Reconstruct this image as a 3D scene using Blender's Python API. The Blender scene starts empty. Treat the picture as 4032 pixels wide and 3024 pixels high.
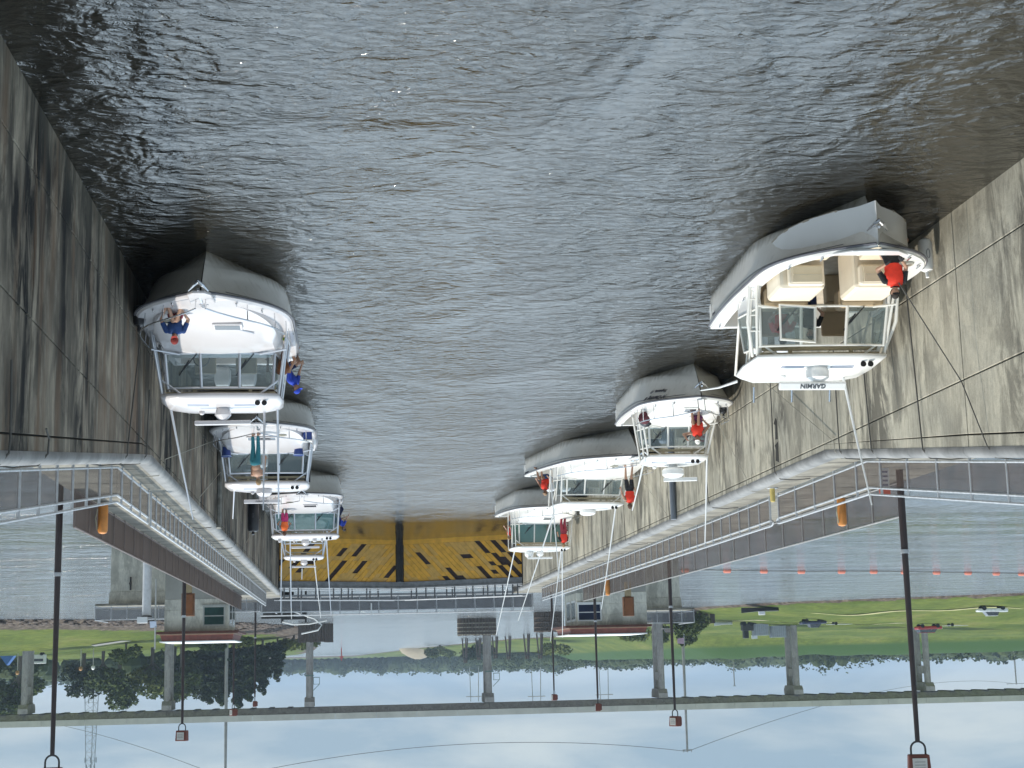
import bpy, bmesh, math, random
import numpy as np
from mathutils import Vector, Matrix, noise as mnoise
R = math.radians
sc = bpy.context.scene
C = sc.collection
# ------------------------------------------------------------------ camera, sky, sun, exposure
CAMH = 8.75
cam = bpy.data.cameras.new('camera'); camo = bpy.data.objects.new('camera', cam); C.objects.link(camo)
cam.sensor_width = 36; cam.lens = 6050 / 4032 * 36; cam.clip_start = .1; cam.clip_end = 9000
_r = Vector((0.99432693, 0.10399665, -0.02233034)); _u = Vector((0.00347412, 0.17807202, 0.98401132)); _f = _r.cross(_u) * -1
# the photograph was taken with the camera upside down, so right and up are both reversed
mm = Matrix((-_r, -_u, -_f)).transposed().to_4x4(); mm.translation = Vector((0, 0, CAMH))
camo.matrix_world = mm
sc.camera = camo
SUN_AZ, SUN_EL = 22, 68          # azimuth measured from +X towards +Y
w = bpy.data.worlds.new('World'); sc.world = w; w.use_nodes = True
nt = w.node_tree; nt.nodes.clear()
def N(nt, t, **k):
    n = nt.nodes.new(t)
    for a, b in k.items(): setattr(n, a, b)
    return n
out = N(nt, 'ShaderNodeOutputWorld'); bg = N(nt, 'ShaderNodeBackground'); sky = N(nt, 'ShaderNodeTexSky')
sky.sky_type = 'NISHITA'; sky.sun_disc = False; sky.sun_elevation = R(SUN_EL); sky.sun_rotation = R(90 - SUN_AZ)
sky.air_density = 1.0; sky.dust_density = 1.6; sky.ozone_density = 1.6
tc = N(nt, 'ShaderNodeTexCoord'); mp = N(nt, 'ShaderNodeMapping'); mp.inputs['Scale'].default_value = (1.6, 1.6, 6.5)
n1 = N(nt, 'ShaderNodeTexNoise'); n1.inputs['Scale'].default_value = 2.6; n1.inputs['Detail'].default_value = 7; n1.inputs['Roughness'].default_value = .55; n1.inputs['Distortion'].default_value = .35
rp = N(nt, 'ShaderNodeValToRGB'); rp.color_ramp.elements[0].position = .42; rp.color_ramp.elements[1].position = .60
rp.color_ramp.elements[0].color = (2.15, 3.1, 4.05, 1); rp.color_ramp.elements[1].color = (4.3, 4.9, 5.2, 1)
mx = N(nt, 'ShaderNodeMix', data_type='RGBA'); mx.inputs['Factor'].default_value = .80
sxyz = N(nt, 'ShaderNodeSeparateXYZ'); nt.links.new(tc.outputs['Generated'], sxyz.inputs[0])
mr_ = N(nt, 'ShaderNodeMapRange'); mr_.inputs['From Min'].default_value = .085; mr_.inputs['From Max'].default_value = .42; mr_.inputs['To Min'].default_value = 0; mr_.inputs['To Max'].default_value = 3.7; nt.links.new(sxyz.outputs['Z'], mr_.inputs['Value'])
mu_ = N(nt, 'ShaderNodeMix', data_type='RGBA', blend_type='MULTIPLY'); mu_.inputs['Factor'].default_value = 1
dy_ = N(nt, 'ShaderNodeMapRange'); dy_.inputs['From Min'].default_value = .35; dy_.inputs['From Max'].default_value = .95; dy_.inputs['To Min'].default_value = .30; dy_.inputs['To Max'].default_value = 1.0; nt.links.new(sxyz.outputs['Y'], dy_.inputs['Value'])
bo_ = N(nt, 'ShaderNodeMath', operation='MULTIPLY_ADD'); nt.links.new(mr_.outputs[0], bo_.inputs[0]); nt.links.new(dy_.outputs[0], bo_.inputs[1]); bo_.inputs[2].default_value = 1.0  # gain added to the unseen upper sky, strongest towards +Y, to brighten the water
cb_ = N(nt, 'ShaderNodeCombineColor')
for q_ in range(3): nt.links.new(bo_.outputs[0], cb_.inputs[q_])
nt.links.new(cb_.outputs[0], mu_.inputs['B'])
nt.links.new(tc.outputs['Generated'], mp.inputs[0]); nt.links.new(mp.outputs[0], n1.inputs['Vector']); nt.links.new(n1.outputs['Fac'], rp.inputs[0])
nt.links.new(rp.outputs[0], mu_.inputs['A']); nt.links.new(mu_.outputs['Result'], mx.inputs['B']); nt.links.new(sky.outputs[0], mx.inputs['A']); nt.links.new(mx.outputs['Result'], bg.inputs[0])
bg.inputs[1].default_value = .115
nt.links.new(bg.outputs[0], out.inputs[0])
sl = bpy.data.lights.new('sun', 'SUN'); sl.energy = 3.3; sl.angle = R(.6); sl.color = (1, .95, .86)
so = bpy.data.objects.new('sun', sl); C.objects.link(so)
sd = Vector((math.cos(R(SUN_AZ)) * math.cos(R(SUN_EL)), math.sin(R(SUN_AZ)) * math.cos(R(SUN_EL)), math.sin(R(SUN_EL))))
so.rotation_euler = sd.to_track_quat('Z', 'Y').to_euler()
sc.view_settings.view_transform = 'Standard'; sc.view_settings.look = 'None'; sc.view_settings.exposure = .30; sc.view_settings.gamma = 1
sc.cycles.max_bounces = 8; sc.cycles.transparent_max_bounces = 16; sc.cycles.caustics_reflective = True; sc.cycles.sample_clamp_indirect = 3; sc.cycles.blur_glossy = .6; sc.cycles.caustics_refractive = False
RND = random.Random(7)
# ------------------------------------------------------------------ mesh helpers
class MB:
    def __init__(s): s.v = []; s.f = []; s.m = []; s.cur = 0; s.g = 0; s.G = []
    def add(s, vs, fs):
        o = len(s.v); s.v += [tuple(p) for p in vs]
        for f in fs: s.f.append(tuple(i + o for i in f)); s.m.append(s.cur); s.G.append(s.g)
        return s
    def box(s, c, d, rz=0, rx=0):
        x, y, z = d[0] / 2, d[1] / 2, d[2] / 2
        M = Matrix.Translation(c) @ Matrix.Rotation(rz, 4, 'Z') @ Matrix.Rotation(rx, 4, 'X')
        vs = [M @ Vector((a * x, b * y, e * z)) for e in (-1, 1) for b in (-1, 1) for a in (-1, 1)]
        return s.add(vs, [(0, 2, 3, 1), (4, 5, 7, 6), (0, 1, 5, 4), (2, 6, 7, 3), (0, 4, 6, 2), (1, 3, 7, 5)])
    def b2(s, p, q): return s.box([(a + b) / 2 for a, b in zip(p, q)], [abs(a - b) for a, b in zip(p, q)])
    def extr(s, poly, vec):
        n = len(poly); vec = Vector(vec); a = [Vector(p) for p in poly]; b = [p + vec for p in a]
        s.add(a + b, [tuple(range(n))[::-1], tuple(range(n, 2 * n))] + [(i, (i + 1) % n, n + (i + 1) % n, n + i) for i in range(n)])
        return s
    def loft(s, rings, closed=True, caps=True):
        n = len(rings[0]); vs = [p for r in rings for p in r]; fs = []
        for k in range(len(rings) - 1):
            for i in range(n if closed else n - 1):
                j = (i + 1) % n; fs.append((k * n + i, k * n + j, (k + 1) * n + j, (k + 1) * n + i))
        if caps: fs += [tuple(range(n))[::-1], tuple(range((len(rings) - 1) * n, len(rings) * n))]
        return s.add(vs, fs)
    def tube(s, pts, r, n=8, caps=True):
        pts = [Vector(p) for p in pts]; rr = r if isinstance(r, (list, tuple)) else [r] * len(pts); rings = []
        up = None
        for i, p in enumerate(pts):
            t = (pts[min(i + 1, len(pts) - 1)] - pts[max(i - 1, 0)]).normalized()
            if up is None: up = Vector((0, 0, 1)) if abs(t.z) < .9 else Vector((1, 0, 0))
            a = t.cross(up)
            if a.length < 1e-3: up = Vector((1, 0, 0)) if abs(t.x) < .9 else Vector((0, 1, 0)); a = t.cross(up)
            a.normalize(); b = t.cross(a); up = -b
            if up.length == 0: up = Vector((0, 0, 1))
            rings.append([p + (a * math.cos(2 * math.pi * k / n) + b * math.sin(2 * math.pi * k / n)) * rr[i] for k in range(n)])
        return s.loft(rings, True, caps)
    def ell(s, c, r, nu=12, nv=8, M=None):
        rings = []; c = Vector(c)
        for j in range(1, nv):
            t = math.pi * j / nv
            rings.append([Vector((r[0] * math.sin(t) * math.cos(2 * math.pi * i / nu), r[1] * math.sin(t) * math.sin(2 * math.pi * i / nu), r[2] * math.cos(t))) for i in range(nu)])
        vs = [Vector((0, 0, r[2]))] + [p for q in rings for p in q] + [Vector((0, 0, -r[2]))]
        if M is not None: vs = [M @ p for p in vs]
        vs = [p + c for p in vs]; fs = []
        for i in range(nu):
            j = (i + 1) % nu; fs.append((0, 1 + i, 1 + j))
            for k in range(nv - 2): a = 1 + k * nu; fs.append((a + i, a + nu + i, a + nu + j, a + j))
            a = 1 + (nv - 2) * nu; fs.append((len(vs) - 1, a + j, a + i))
        return s.add(vs, fs)
    def lathe(s, c, prof, n=16):
        rings = [[Vector(c) + Vector((r * math.cos(2 * math.pi * k / n), r * math.sin(2 * math.pi * k / n), z)) for k in range(n)] for r, z in prof]
        return s.loft(rings, True, True)
    def each(s, name, mats, parent=None, **k):
        r = []
        for g in sorted(set(s.G)):
            q = MB(); ids = sorted({i for f, gg in zip(s.f, s.G) if gg == g for i in f}); mp_ = {a: b for b, a in enumerate(ids)}
            q.v = [s.v[i] for i in ids]; q.f = [tuple(mp_[i] for i in f) for f, gg in zip(s.f, s.G) if gg == g]; q.m = [m for m, gg in zip(s.m, s.G) if gg == g]; r.append(q.build(name, mats, parent, **k))
        return r
    def build(s, name, mats, parent=None, smooth=False, bevel=0, **props):
        me = bpy.data.meshes.new(name); me.from_pydata(s.v, [], s.f)
        for m in (mats if isinstance(mats, (list, tuple)) else [mats]): me.materials.append(m)
        if any(s.m): me.polygons.foreach_set('material_index', s.m)
        me.validate(); 
        bm = bmesh.new(); bm.from_mesh(me); bmesh.ops.recalc_face_normals(bm, faces=bm.faces); bm.to_mesh(me); bm.free()
        if smooth: me.polygons.foreach_set('use_smooth', [True] * len(me.polygons)); 
        me.update()
        if smooth and smooth != 'all':
            try: me.set_sharp_from_angle(angle=R(66 if name == 'hull' else 38))
            except Exception: pass
        o = bpy.data.objects.new(name, me); C.objects.link(o)
        if parent: o.parent = parent
        if bevel:
            b = o.modifiers.new('bevel', 'BEVEL'); b.width = bevel; b.segments = 2; b.limit_method = 'ANGLE'; b.angle_limit = R(40)
        for k, v in props.items(): o[k] = v
        return o
def empty(name, loc, label, cat, group=None, rz=0):
    o = bpy.data.objects.new(name, None); C.objects.link(o); o.location = loc; o.rotation_euler = (0, 0, rz); o.empty_display_size = .2
    o['label'] = label; o['category'] = cat
    if group: o['group'] = group
    return o
def tag(o, label, cat, group=None):
    o['label'] = label; o['category'] = cat
    if group: o['group'] = group
    return o
def struct(o): o['kind'] = 'structure'; return o
def dup(o, parent=None, loc=None, rz=None, label=None):
    c = o.copy(); C.objects.link(c); c.parent = parent
    if loc is not None: c.location = loc
    if rz is not None: c.rotation_euler = (0, 0, rz)
    if label: c['label'] = label
    for ch in list(o.children): dup(ch, c)
    return c
# ------------------------------------------------------------------ materials
def ramp(nt, stops):
    r = N(nt, 'ShaderNodeValToRGB'); e = r.color_ramp.elements
    while len(e) < len(stops): e.new(.5)
    for i, (p, c) in enumerate(stops): e[i].position = p; e[i].color = (*c, 1) if len(c) == 3 else c
    return r
def M(name, col, rough=.6, metal=0, var=.18, vs=2.0, bump=0, bs=25, alpha=1, coat=0, spec=.5, aniso=None, emis=None):
    m = bpy.data.materials.new(name); m.use_nodes = True; nt = m.node_tree; p = nt.nodes['Principled BSDF']
    p.inputs['Roughness'].default_value = rough; p.inputs['Metallic'].default_value = metal; p.inputs['Specular IOR Level'].default_value = spec
    p.inputs['Coat Weight'].default_value = coat
    tc = N(nt, 'ShaderNodeTexCoord'); src = tc.outputs['Object']
    if aniso:
        mp = N(nt, 'ShaderNodeMapping'); mp.inputs['Scale'].default_value = aniso; nt.links.new(src, mp.inputs[0]); src = mp.outputs[0]
    n = N(nt, 'ShaderNodeTexNoise'); n.inputs['Scale'].default_value = vs; n.inputs['Detail'].default_value = 5; n.inputs['Roughness'].default_value = .6
    nt.links.new(src, n.inputs['Vector'])
    r = ramp(nt, [(.3, [c * (1 - var) for c in col]), (.7, [min(1, c * (1 + var * .7)) for c in col])])
    nt.links.new(n.outputs['Fac'], r.inputs[0]); nt.links.new(r.outputs[0], p.inputs['Base Color'])
    if bump:
        n2 = N(nt, 'ShaderNodeTexNoise'); n2.inputs['Scale'].default_value = bs; n2.inputs['Detail'].default_value = 4
        nt.links.new(src, n2.inputs['Vector'])
        b = N(nt, 'ShaderNodeBump'); b.inputs['Strength'].default_value = bump; b.inputs['Distance'].default_value = .02
        nt.links.new(n2.outputs['Fac'], b.inputs['Height']); nt.links.new(b.outputs[0], p.inputs['Normal'])
    if alpha < 1: p.inputs['Alpha'].default_value = alpha
    if emis: p.inputs['Emission Color'].default_value = (*emis, 1); p.inputs['Emission Strength'].default_value = 1
    return m
def glass(name, tint, alpha, rough=.03):
    m = bpy.data.materials.new(name); m.use_nodes = True; nt = m.node_tree; nt.nodes.clear()
    o = N(nt, 'ShaderNodeOutputMaterial'); mix = N(nt, 'ShaderNodeMixShader'); tr = N(nt, 'ShaderNodeBsdfTransparent'); g = N(nt, 'ShaderNodeBsdfPrincipled')
    g.inputs['Base Color'].default_value = (*tint, 1); g.inputs['Roughness'].default_value = rough; g.inputs['Specular IOR Level'].default_value = .9
    tr.inputs[0].default_value = (*[.55 + .45 * t for t in tint], 1)
    mix.inputs[0].default_value = alpha; nt.links.new(tr.outputs[0], mix.inputs[1]); nt.links.new(g.outputs[0], mix.inputs[2]); nt.links.new(mix.outputs[0], o.inputs[0])
    return m
def concrete(name, light, mid, dark, amt, axis='y', low=.5, rust=0, seed=0.):
    """weathered wall: vertical run-off streaks, patches and a dark tide band, in world coordinates"""
    m = bpy.data.materials.new(name); m.use_nodes = True; nt = m.node_tree; p = nt.nodes['Principled BSDF']; L = nt.links.new
    g = N(nt, 'ShaderNodeNewGeometry')
    def nz(scale, sx, sz, det=6, ro=.6, dist=0):
        mp = N(nt, 'ShaderNodeMapping'); mp.inputs['Scale'].default_value = (sx, sx, sz); mp.inputs['Location'].default_value = (seed, seed * 1.7, seed)
        n = N(nt, 'ShaderNodeTexNoise'); n.inputs['Scale'].default_value = scale; n.inputs['Detail'].default_value = det; n.inputs['Roughness'].default_value = ro; n.inputs['Distortion'].default_value = dist
        L(g.outputs['Position'], mp.inputs[0]); L(mp.outputs[0], n.inputs['Vector']); return n.outputs['Fac']
    base = ramp(nt, [(.36, mid), (.60, light)]); L(nz(.8, 1, .8, 8, .62, .4), base.inputs[0])
    fine = ramp(nt, [(.25, (.72, .72, .72)), (.75, (1.12, 1.12, 1.12))]); L(nz(9, 1, .35, 8, .7), fine.inputs[0])
    mul = N(nt, 'ShaderNodeMix', data_type='RGBA', blend_type='MULTIPLY'); mul.inputs['Factor'].default_value = 1
    L(base.outputs[0], mul.inputs['A']); L(fine.outputs[0], mul.inputs['B'])
    st = ramp(nt, [(.50 - .06 * amt, (0, 0, 0)), (.57 - .02 * amt, (1, 1, 1))]); L(nz(1.5, 1, .30, 8, .68, .6), st.inputs[0])
    st3 = ramp(nt, [(.5, (0, 0, 0)), (.62, (1, 1, 1))]); L(nz(4.2, 1, .13, 7, .74, .3), st3.inputs[0])
    st2 = ramp(nt, [(.36, (.25, .25, .25)), (.58, (1, 1, 1))]); L(nz(.35, 1, .45, 4), st2.inputs[0])
    mxm = N(nt, 'ShaderNodeMix', data_type='RGBA', blend_type='LIGHTEN'); mxm.inputs['Factor'].default_value = .55; L(st.outputs[0], mxm.inputs['A']); L(st3.outputs[0], mxm.inputs['B'])
    ml = N(nt, 'ShaderNodeMath', operation='MULTIPLY'); L(mxm.outputs['Result'], ml.inputs[0]); L(st2.outputs[0], ml.inputs[1])
    ml2 = N(nt, 'ShaderNodeMath', operation='MULTIPLY'); L(ml.outputs[0], ml2.inputs[0]); ml2.inputs[1].default_value = min(1, .85 * amt + .1)
    mx = N(nt, 'ShaderNodeMix', data_type='RGBA'); L(ml2.outputs[0], mx.inputs['Factor']); L(mul.outputs['Result'], mx.inputs['A']); mx.inputs['B'].default_value = (*dark, 1)
    last = mx.outputs['Result']
    if rust:
        rs = ramp(nt, [(.52, (0, 0, 0)), (.68, (rust, rust, rust))]); L(nz(1.3, 1, .16, 5, .6), rs.inputs[0])
        m3 = N(nt, 'ShaderNodeMix', data_type='RGBA'); L(rs.outputs[0], m3.inputs['Factor']); L(last, m3.inputs['A']); m3.inputs['B'].default_value = (.16, .10, .06, 1); last = m3.outputs['Result']
    sp = N(nt, 'ShaderNodeSeparateXYZ'); L(g.outputs['Position'], sp.inputs[0])
    wob = N(nt, 'ShaderNodeMath', operation='MULTIPLY_ADD'); L(nz(.8, 1, .2), wob.inputs[0]); wob.inputs[1].default_value = -1.1; L(sp.outputs['Z'], wob.inputs[2])
    mr = N(nt, 'ShaderNodeMapRange'); mr.inputs['From Min'].default_value = -.45; mr.inputs['From Max'].default_value = .55; mr.inputs['To Min'].default_value = low; mr.inputs['To Max'].default_value = 0; L(wob.outputs[0], mr.inputs['Value'])
    m4 = N(nt, 'ShaderNodeMix', data_type='RGBA'); L(mr.outputs[0], m4.inputs['Factor']); L(last, m4.inputs['A']); m4.inputs['B'].default_value = (.10, .095, .07, 1)
    L(m4.outputs['Result'], p.inputs['Base Color']); p.inputs['Roughness'].default_value = .88; p.inputs['Specular IOR Level'].default_value = .25
    b = N(nt, 'ShaderNodeBump'); b.inputs['Strength'].default_value = .5; b.inputs['Distance'].default_value = .03; L(nz(14, 1, .6, 6, .7), b.inputs['Height']); L(b.outputs[0], p.inputs['Normal'])
    return m
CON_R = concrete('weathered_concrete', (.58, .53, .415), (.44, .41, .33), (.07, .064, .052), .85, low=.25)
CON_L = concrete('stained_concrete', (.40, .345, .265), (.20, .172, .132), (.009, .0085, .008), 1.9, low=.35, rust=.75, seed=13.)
CON_P = concrete('pale_concrete', (.78, .75, .64), (.62, .60, .52), (.26, .25, .21), .5, low=.2, seed=31.)
CON_B = concrete('bridge_concrete', (.46, .42, .38), (.36, .33, .30), (.20, .18, .16), .5, low=0, seed=51.)
GROOVE = M('joint_shadow_filler', (.035, .032, .027), .95)
STEEL = M('galvanised_steel', (.50, .51, .52), .5, .35, .22, 6, .2, 40)
COPING = M('coping_steel', (.22, .215, .205), .6, .1, .45, 1.2, .2, 20)
DARKSTEEL = M('dark_steel', (.05, .047, .045), .5, .3, .3, 4)
BROWNPOLE = M('brown_painted_pole', (.035, .022, .02), .5, .1, .3, 3)
RUSTRED = M('red_brown_paint', (.17, .045, .028), .6, 0, .35, 3, .2, 20)
RUST = M('rusty_steel', (.20, .085, .035), .8, .1, .5, 4, .3, 30)
ORANGE = M('orange_plastic', (.62, .24, .05), .55, 0, .25, 3)
MESH = M('brown_mesh', (.095, .062, .048), .8, 0, .45, 1.1, alpha=.44)
MESHD = M('dense_brown_mesh', (.125, .078, .058), .8, 0, .35, 1.2, alpha=.82, aniso=(1, 1, .2))
MESHG = M('grey_mesh', (.20, .20, .21), .8, 0, .2, 2, alpha=.55)
WHITEP = M('white_paint', (.78, .78, .76), .4, 0, .06, 3)
DECKC = M('walkway_concrete', (.21, .195, .16), .85, 0, .5, 1.1, .3, 12)
YEL = M('yellow_paint', (.74, .385, .04), .55, 0, .22, 2.2, .15, 12)
YEL2 = M('ochre_paint', (.64, .37, .085), .6, 0, .22, 2.2, .15, 12)
PEEL = M('peeled_dark_planks', (.035, .016, .012), .8, 0, .5, 6, .3, 20)
TIMBER = M('dark_timber', (.10, .075, .058), .85, 0, .5, 3, .4, 12, aniso=(3, 3, .5))
def z_right(y): return 3.8 + max(0, 38.2 - y) * .131
def z_left(y): return 3.8 + max(0, 38.0 - y) * .131
Y0, Y1 = 14., 108.
# ------------------------------------------------------------------ water and ground
def water_mat():
    m = bpy.data.materials.new('murky_water'); m.use_nodes = True; nt = m.node_tree; p = nt.nodes['Principled BSDF']; L = nt.links.new
    p.inputs['Base Color'].default_value = (.011, .009, .005, 1); p.inputs['IOR'].default_value = 1.9
    g = N(nt, 'ShaderNodeNewGeometry')
    def nz(scale, sc3, det=3, ro=.55, dist=0, rot=0):
        mp = N(nt, 'ShaderNodeMapping'); mp.inputs['Scale'].default_value = sc3; mp.inputs['Rotation'].default_value = (0, 0, rot)
        n = N(nt, 'ShaderNodeTexNoise'); n.inputs['Scale'].default_value = scale; n.inputs['Detail'].default_value = det; n.inputs['Roughness'].default_value = ro; n.inputs['Distortion'].default_value = dist
        L(g.outputs['Position'], mp.inputs[0]); L(mp.outputs[0], n.inputs['Vector']); return n.outputs['Fac']
    def math_(op, a, b):
        n = N(nt, 'ShaderNodeMath', operation=op)
        for i, q in enumerate((a, b)):
            if isinstance(q, (int, float)): n.inputs[i].default_value = q
            else: L(q, n.inputs[i])
        return n.outputs[0]
    small = math_('MULTIPLY', nz(4.6, (.75, 1.35, 1), 4, .65, .5, .15), .046)
    med = math_('MULTIPLY', nz(1.25, (.8, 1.25, 1), 2, .5, 1.2, -.2), .10)
    big = math_('MULTIPLY', nz(.30, (1, 1, 1), 2, .5, 1.0), .14)
    swirl = math_('MULTIPLY', nz(.75, (1, 1, 1), 1, .5, 3.2), .06)
    # patches of livelier and calmer water, and calm water sheltered by the lock gate
    am = ramp(nt, [(.34, (.45, .45, .45)), (.56, (1, 1, 1))]); L(nz(.16, (1, .6, 1), 3, .6, .8), am.inputs[0])
    sp = N(nt, 'ShaderNodeSeparateXYZ'); L(g.outputs['Position'], sp.inputs[0])
    c1 = N(nt, 'ShaderNodeMapRange'); c1.inputs['From Min'].default_value = 86; c1.inputs['From Max'].default_value = 100; c1.inputs['To Min'].default_value = 1; c1.inputs['To Max'].default_value = .10; L(sp.outputs['Y'], c1.inputs['Value'])
    c2 = N(nt, 'ShaderNodeMapRange'); c2.inputs['From Min'].default_value = 113; c2.inputs['From Max'].default_value = 118; c2.inputs['To Min'].default_value = 0; c2.inputs['To Max'].default_value = 1; L(sp.outputs['Y'], c2.inputs['Value'])
    def rng(a0, a1, t0, t1):
        q = N(nt, 'ShaderNodeMapRange'); q.inputs['From Min'].default_value = a0; q.inputs['From Max'].default_value = a1; q.inputs['To Min'].default_value = t0; q.inputs['To Max'].default_value = t1; L(sp.outputs['Y'], q.inputs['Value']); return q.outputs[0]
    L(math_('ADD', math_('ADD', rng(32, 80, .085, .22), rng(88, 99, 0, -.15)), rng(112, 118, 0, .06)), p.inputs['Roughness'])
    gx = math_('GREATER_THAN', sp.outputs['X'], -12.3); lx = math_('LESS_THAN', sp.outputs['X'], 5.6); ly = math_('LESS_THAN', sp.outputs['Y'], 113.)
    outside = math_('SUBTRACT', 1., math_('MULTIPLY', math_('MULTIPLY', gx, lx), ly))
    c = math_('MAXIMUM', c1.outputs[0], outside)
    h = math_('ADD', math_('ADD', small, med), math_('ADD', big, swirl)); lake = math_('MULTIPLY', math_('MULTIPLY', nz(.17, (.55, 1.0, 1), 5, .66, .8), 1.5), outside)
    h = math_('ADD', math_('MULTIPLY', math_('MULTIPLY', h, am.outputs[0]), c), lake)
    b = N(nt, 'ShaderNodeBump'); b.inputs['Strength'].default_value = 1; b.inputs['Distance'].default_value = 1.0; L(h, b.inputs['Height']); L(b.outputs[0], p.inputs['Normal'])
    return m
WATER = water_mat()
mb = MB()
xs = [-3500, -400, -30, 30, 400, 3500]; ys = [-60, 0, 130, 500, 1500, 5000]
mb.add([(x, y, 0) for y in ys for x in xs], [(j * 6 + i, j * 6 + i + 1, j * 6 + i + 7, j * 6 + i + 6) for j in range(5) for i in range(5)])
struct(mb.build('water', WATER))
# shorelines, as x of the water's edge at a given y
SHL = [(205, -400), (232, -140), (239, -108), (260, -75), (280, -63), (350, -72), (433, -78), (613, -82), (652, -67), (993, -43), (1400, -25), (1700, -8), (1760, 60), (1800, 400)]
SHR = [(225, 400), (250, 110), (272, 59), (282, 45), (299, 31), (325, 19), (358, 12), (460, 8), (560, 9.2), (800, 15), (1106, 25), (1391, 58), (1700, 110), (1800, 60)]
def seg_d(px, py, A):
    d = np.full(px.shape, 1e9)
    for (ya, xa), (yb, xb) in zip(A[:-1], A[1:]):
        vx, vy = xb - xa, yb - ya; t = np.clip(((px - xa) * vx + (py - ya) * vy) / (vx * vx + vy * vy), 0, 1)
        d = np.minimum(d, np.hypot(px - xa - t * vx, py - ya - t * vy))
    return d
def ground_h(px, py):
    px = np.asarray(px, float); py = np.asarray(py, float)
    xl = np.interp(py, [a for a, b in SHL], [b for a, b in SHL]); xr = np.interp(py, [a for a, b in SHR], [b for a, b in SHR])
    dl = seg_d(px, py, SHL); dr = seg_d(px, py, SHR)
    inl = (px < xl) & (py > 205); inr = (px > xr) & (py > 225); far = py > 1780
    hl = np.interp(dl, [0, 3, 25, 75, 110, 175, 400], [0, .6, 1.9, 4.4, 4.9, 5.0, 4.6])
    LV = [(1100, -135), (500, -122), (470, -230), (400, -640), (380, -900)]; lv = np.interp(seg_d(px, py, LV), [0, 4, 26], [9.7, 9.4, 0]); hl = np.maximum(hl, lv)
    hr = np.interp(dr, [0, 5, 9, 30, 70, 150, 400], [0, 1.0, 1.5, 3.0, 4.9, 5.3, 5])
    h = np.full(px.shape, -1.4); h = np.where(inl, hl, h); h = np.where(inr, hr, h)
    h = np.where(far & ~inl & ~inr, np.interp(py, [1780, 1800], [0, 2]), h)
    nz = .35 * np.sin(px * .11 + 2 * np.sin(py * .05)) * np.sin(py * .083 + 1) + .2 * np.sin(px * .31 + py * .27)
    return h + np.where(h > .8, nz, 0)
def gh(x, y): return float(ground_h(np.array([x]), np.array([y]))[0])
xa = np.concatenate([np.arange(-3400, -420, 120), np.arange(-420, -180, 12), np.arange(-180, 100, 2.5), np.arange(100, 260, 10), np.arange(260, 3400, 120)])
ya = np.concatenate([np.arange(-60, 195, 50), np.arange(195, 330, 2.0), np.arange(330, 520, 4), np.arange(520, 1100, 16), np.arange(1100, 1900, 25), np.arange(1900, 5000, 300)])
X, Y = np.meshgrid(xa, ya); Z = ground_h(X, Y); nx, ny = len(xa), len(ya)
me = bpy.data.meshes.new('ground'); vs = np.stack([X.ravel(), Y.ravel(), Z.ravel()], 1)
idx = np.arange(nx * ny).reshape(ny, nx); fs = np.stack([idx[:-1, :-1].ravel(), idx[:-1, 1:].ravel(), idx[1:, 1:].ravel(), idx[1:, :-1].ravel()], 1)
me.from_pydata(vs.tolist(), [], fs.tolist()); me.polygons.foreach_set('use_smooth', [True] * len(me.polygons))
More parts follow.
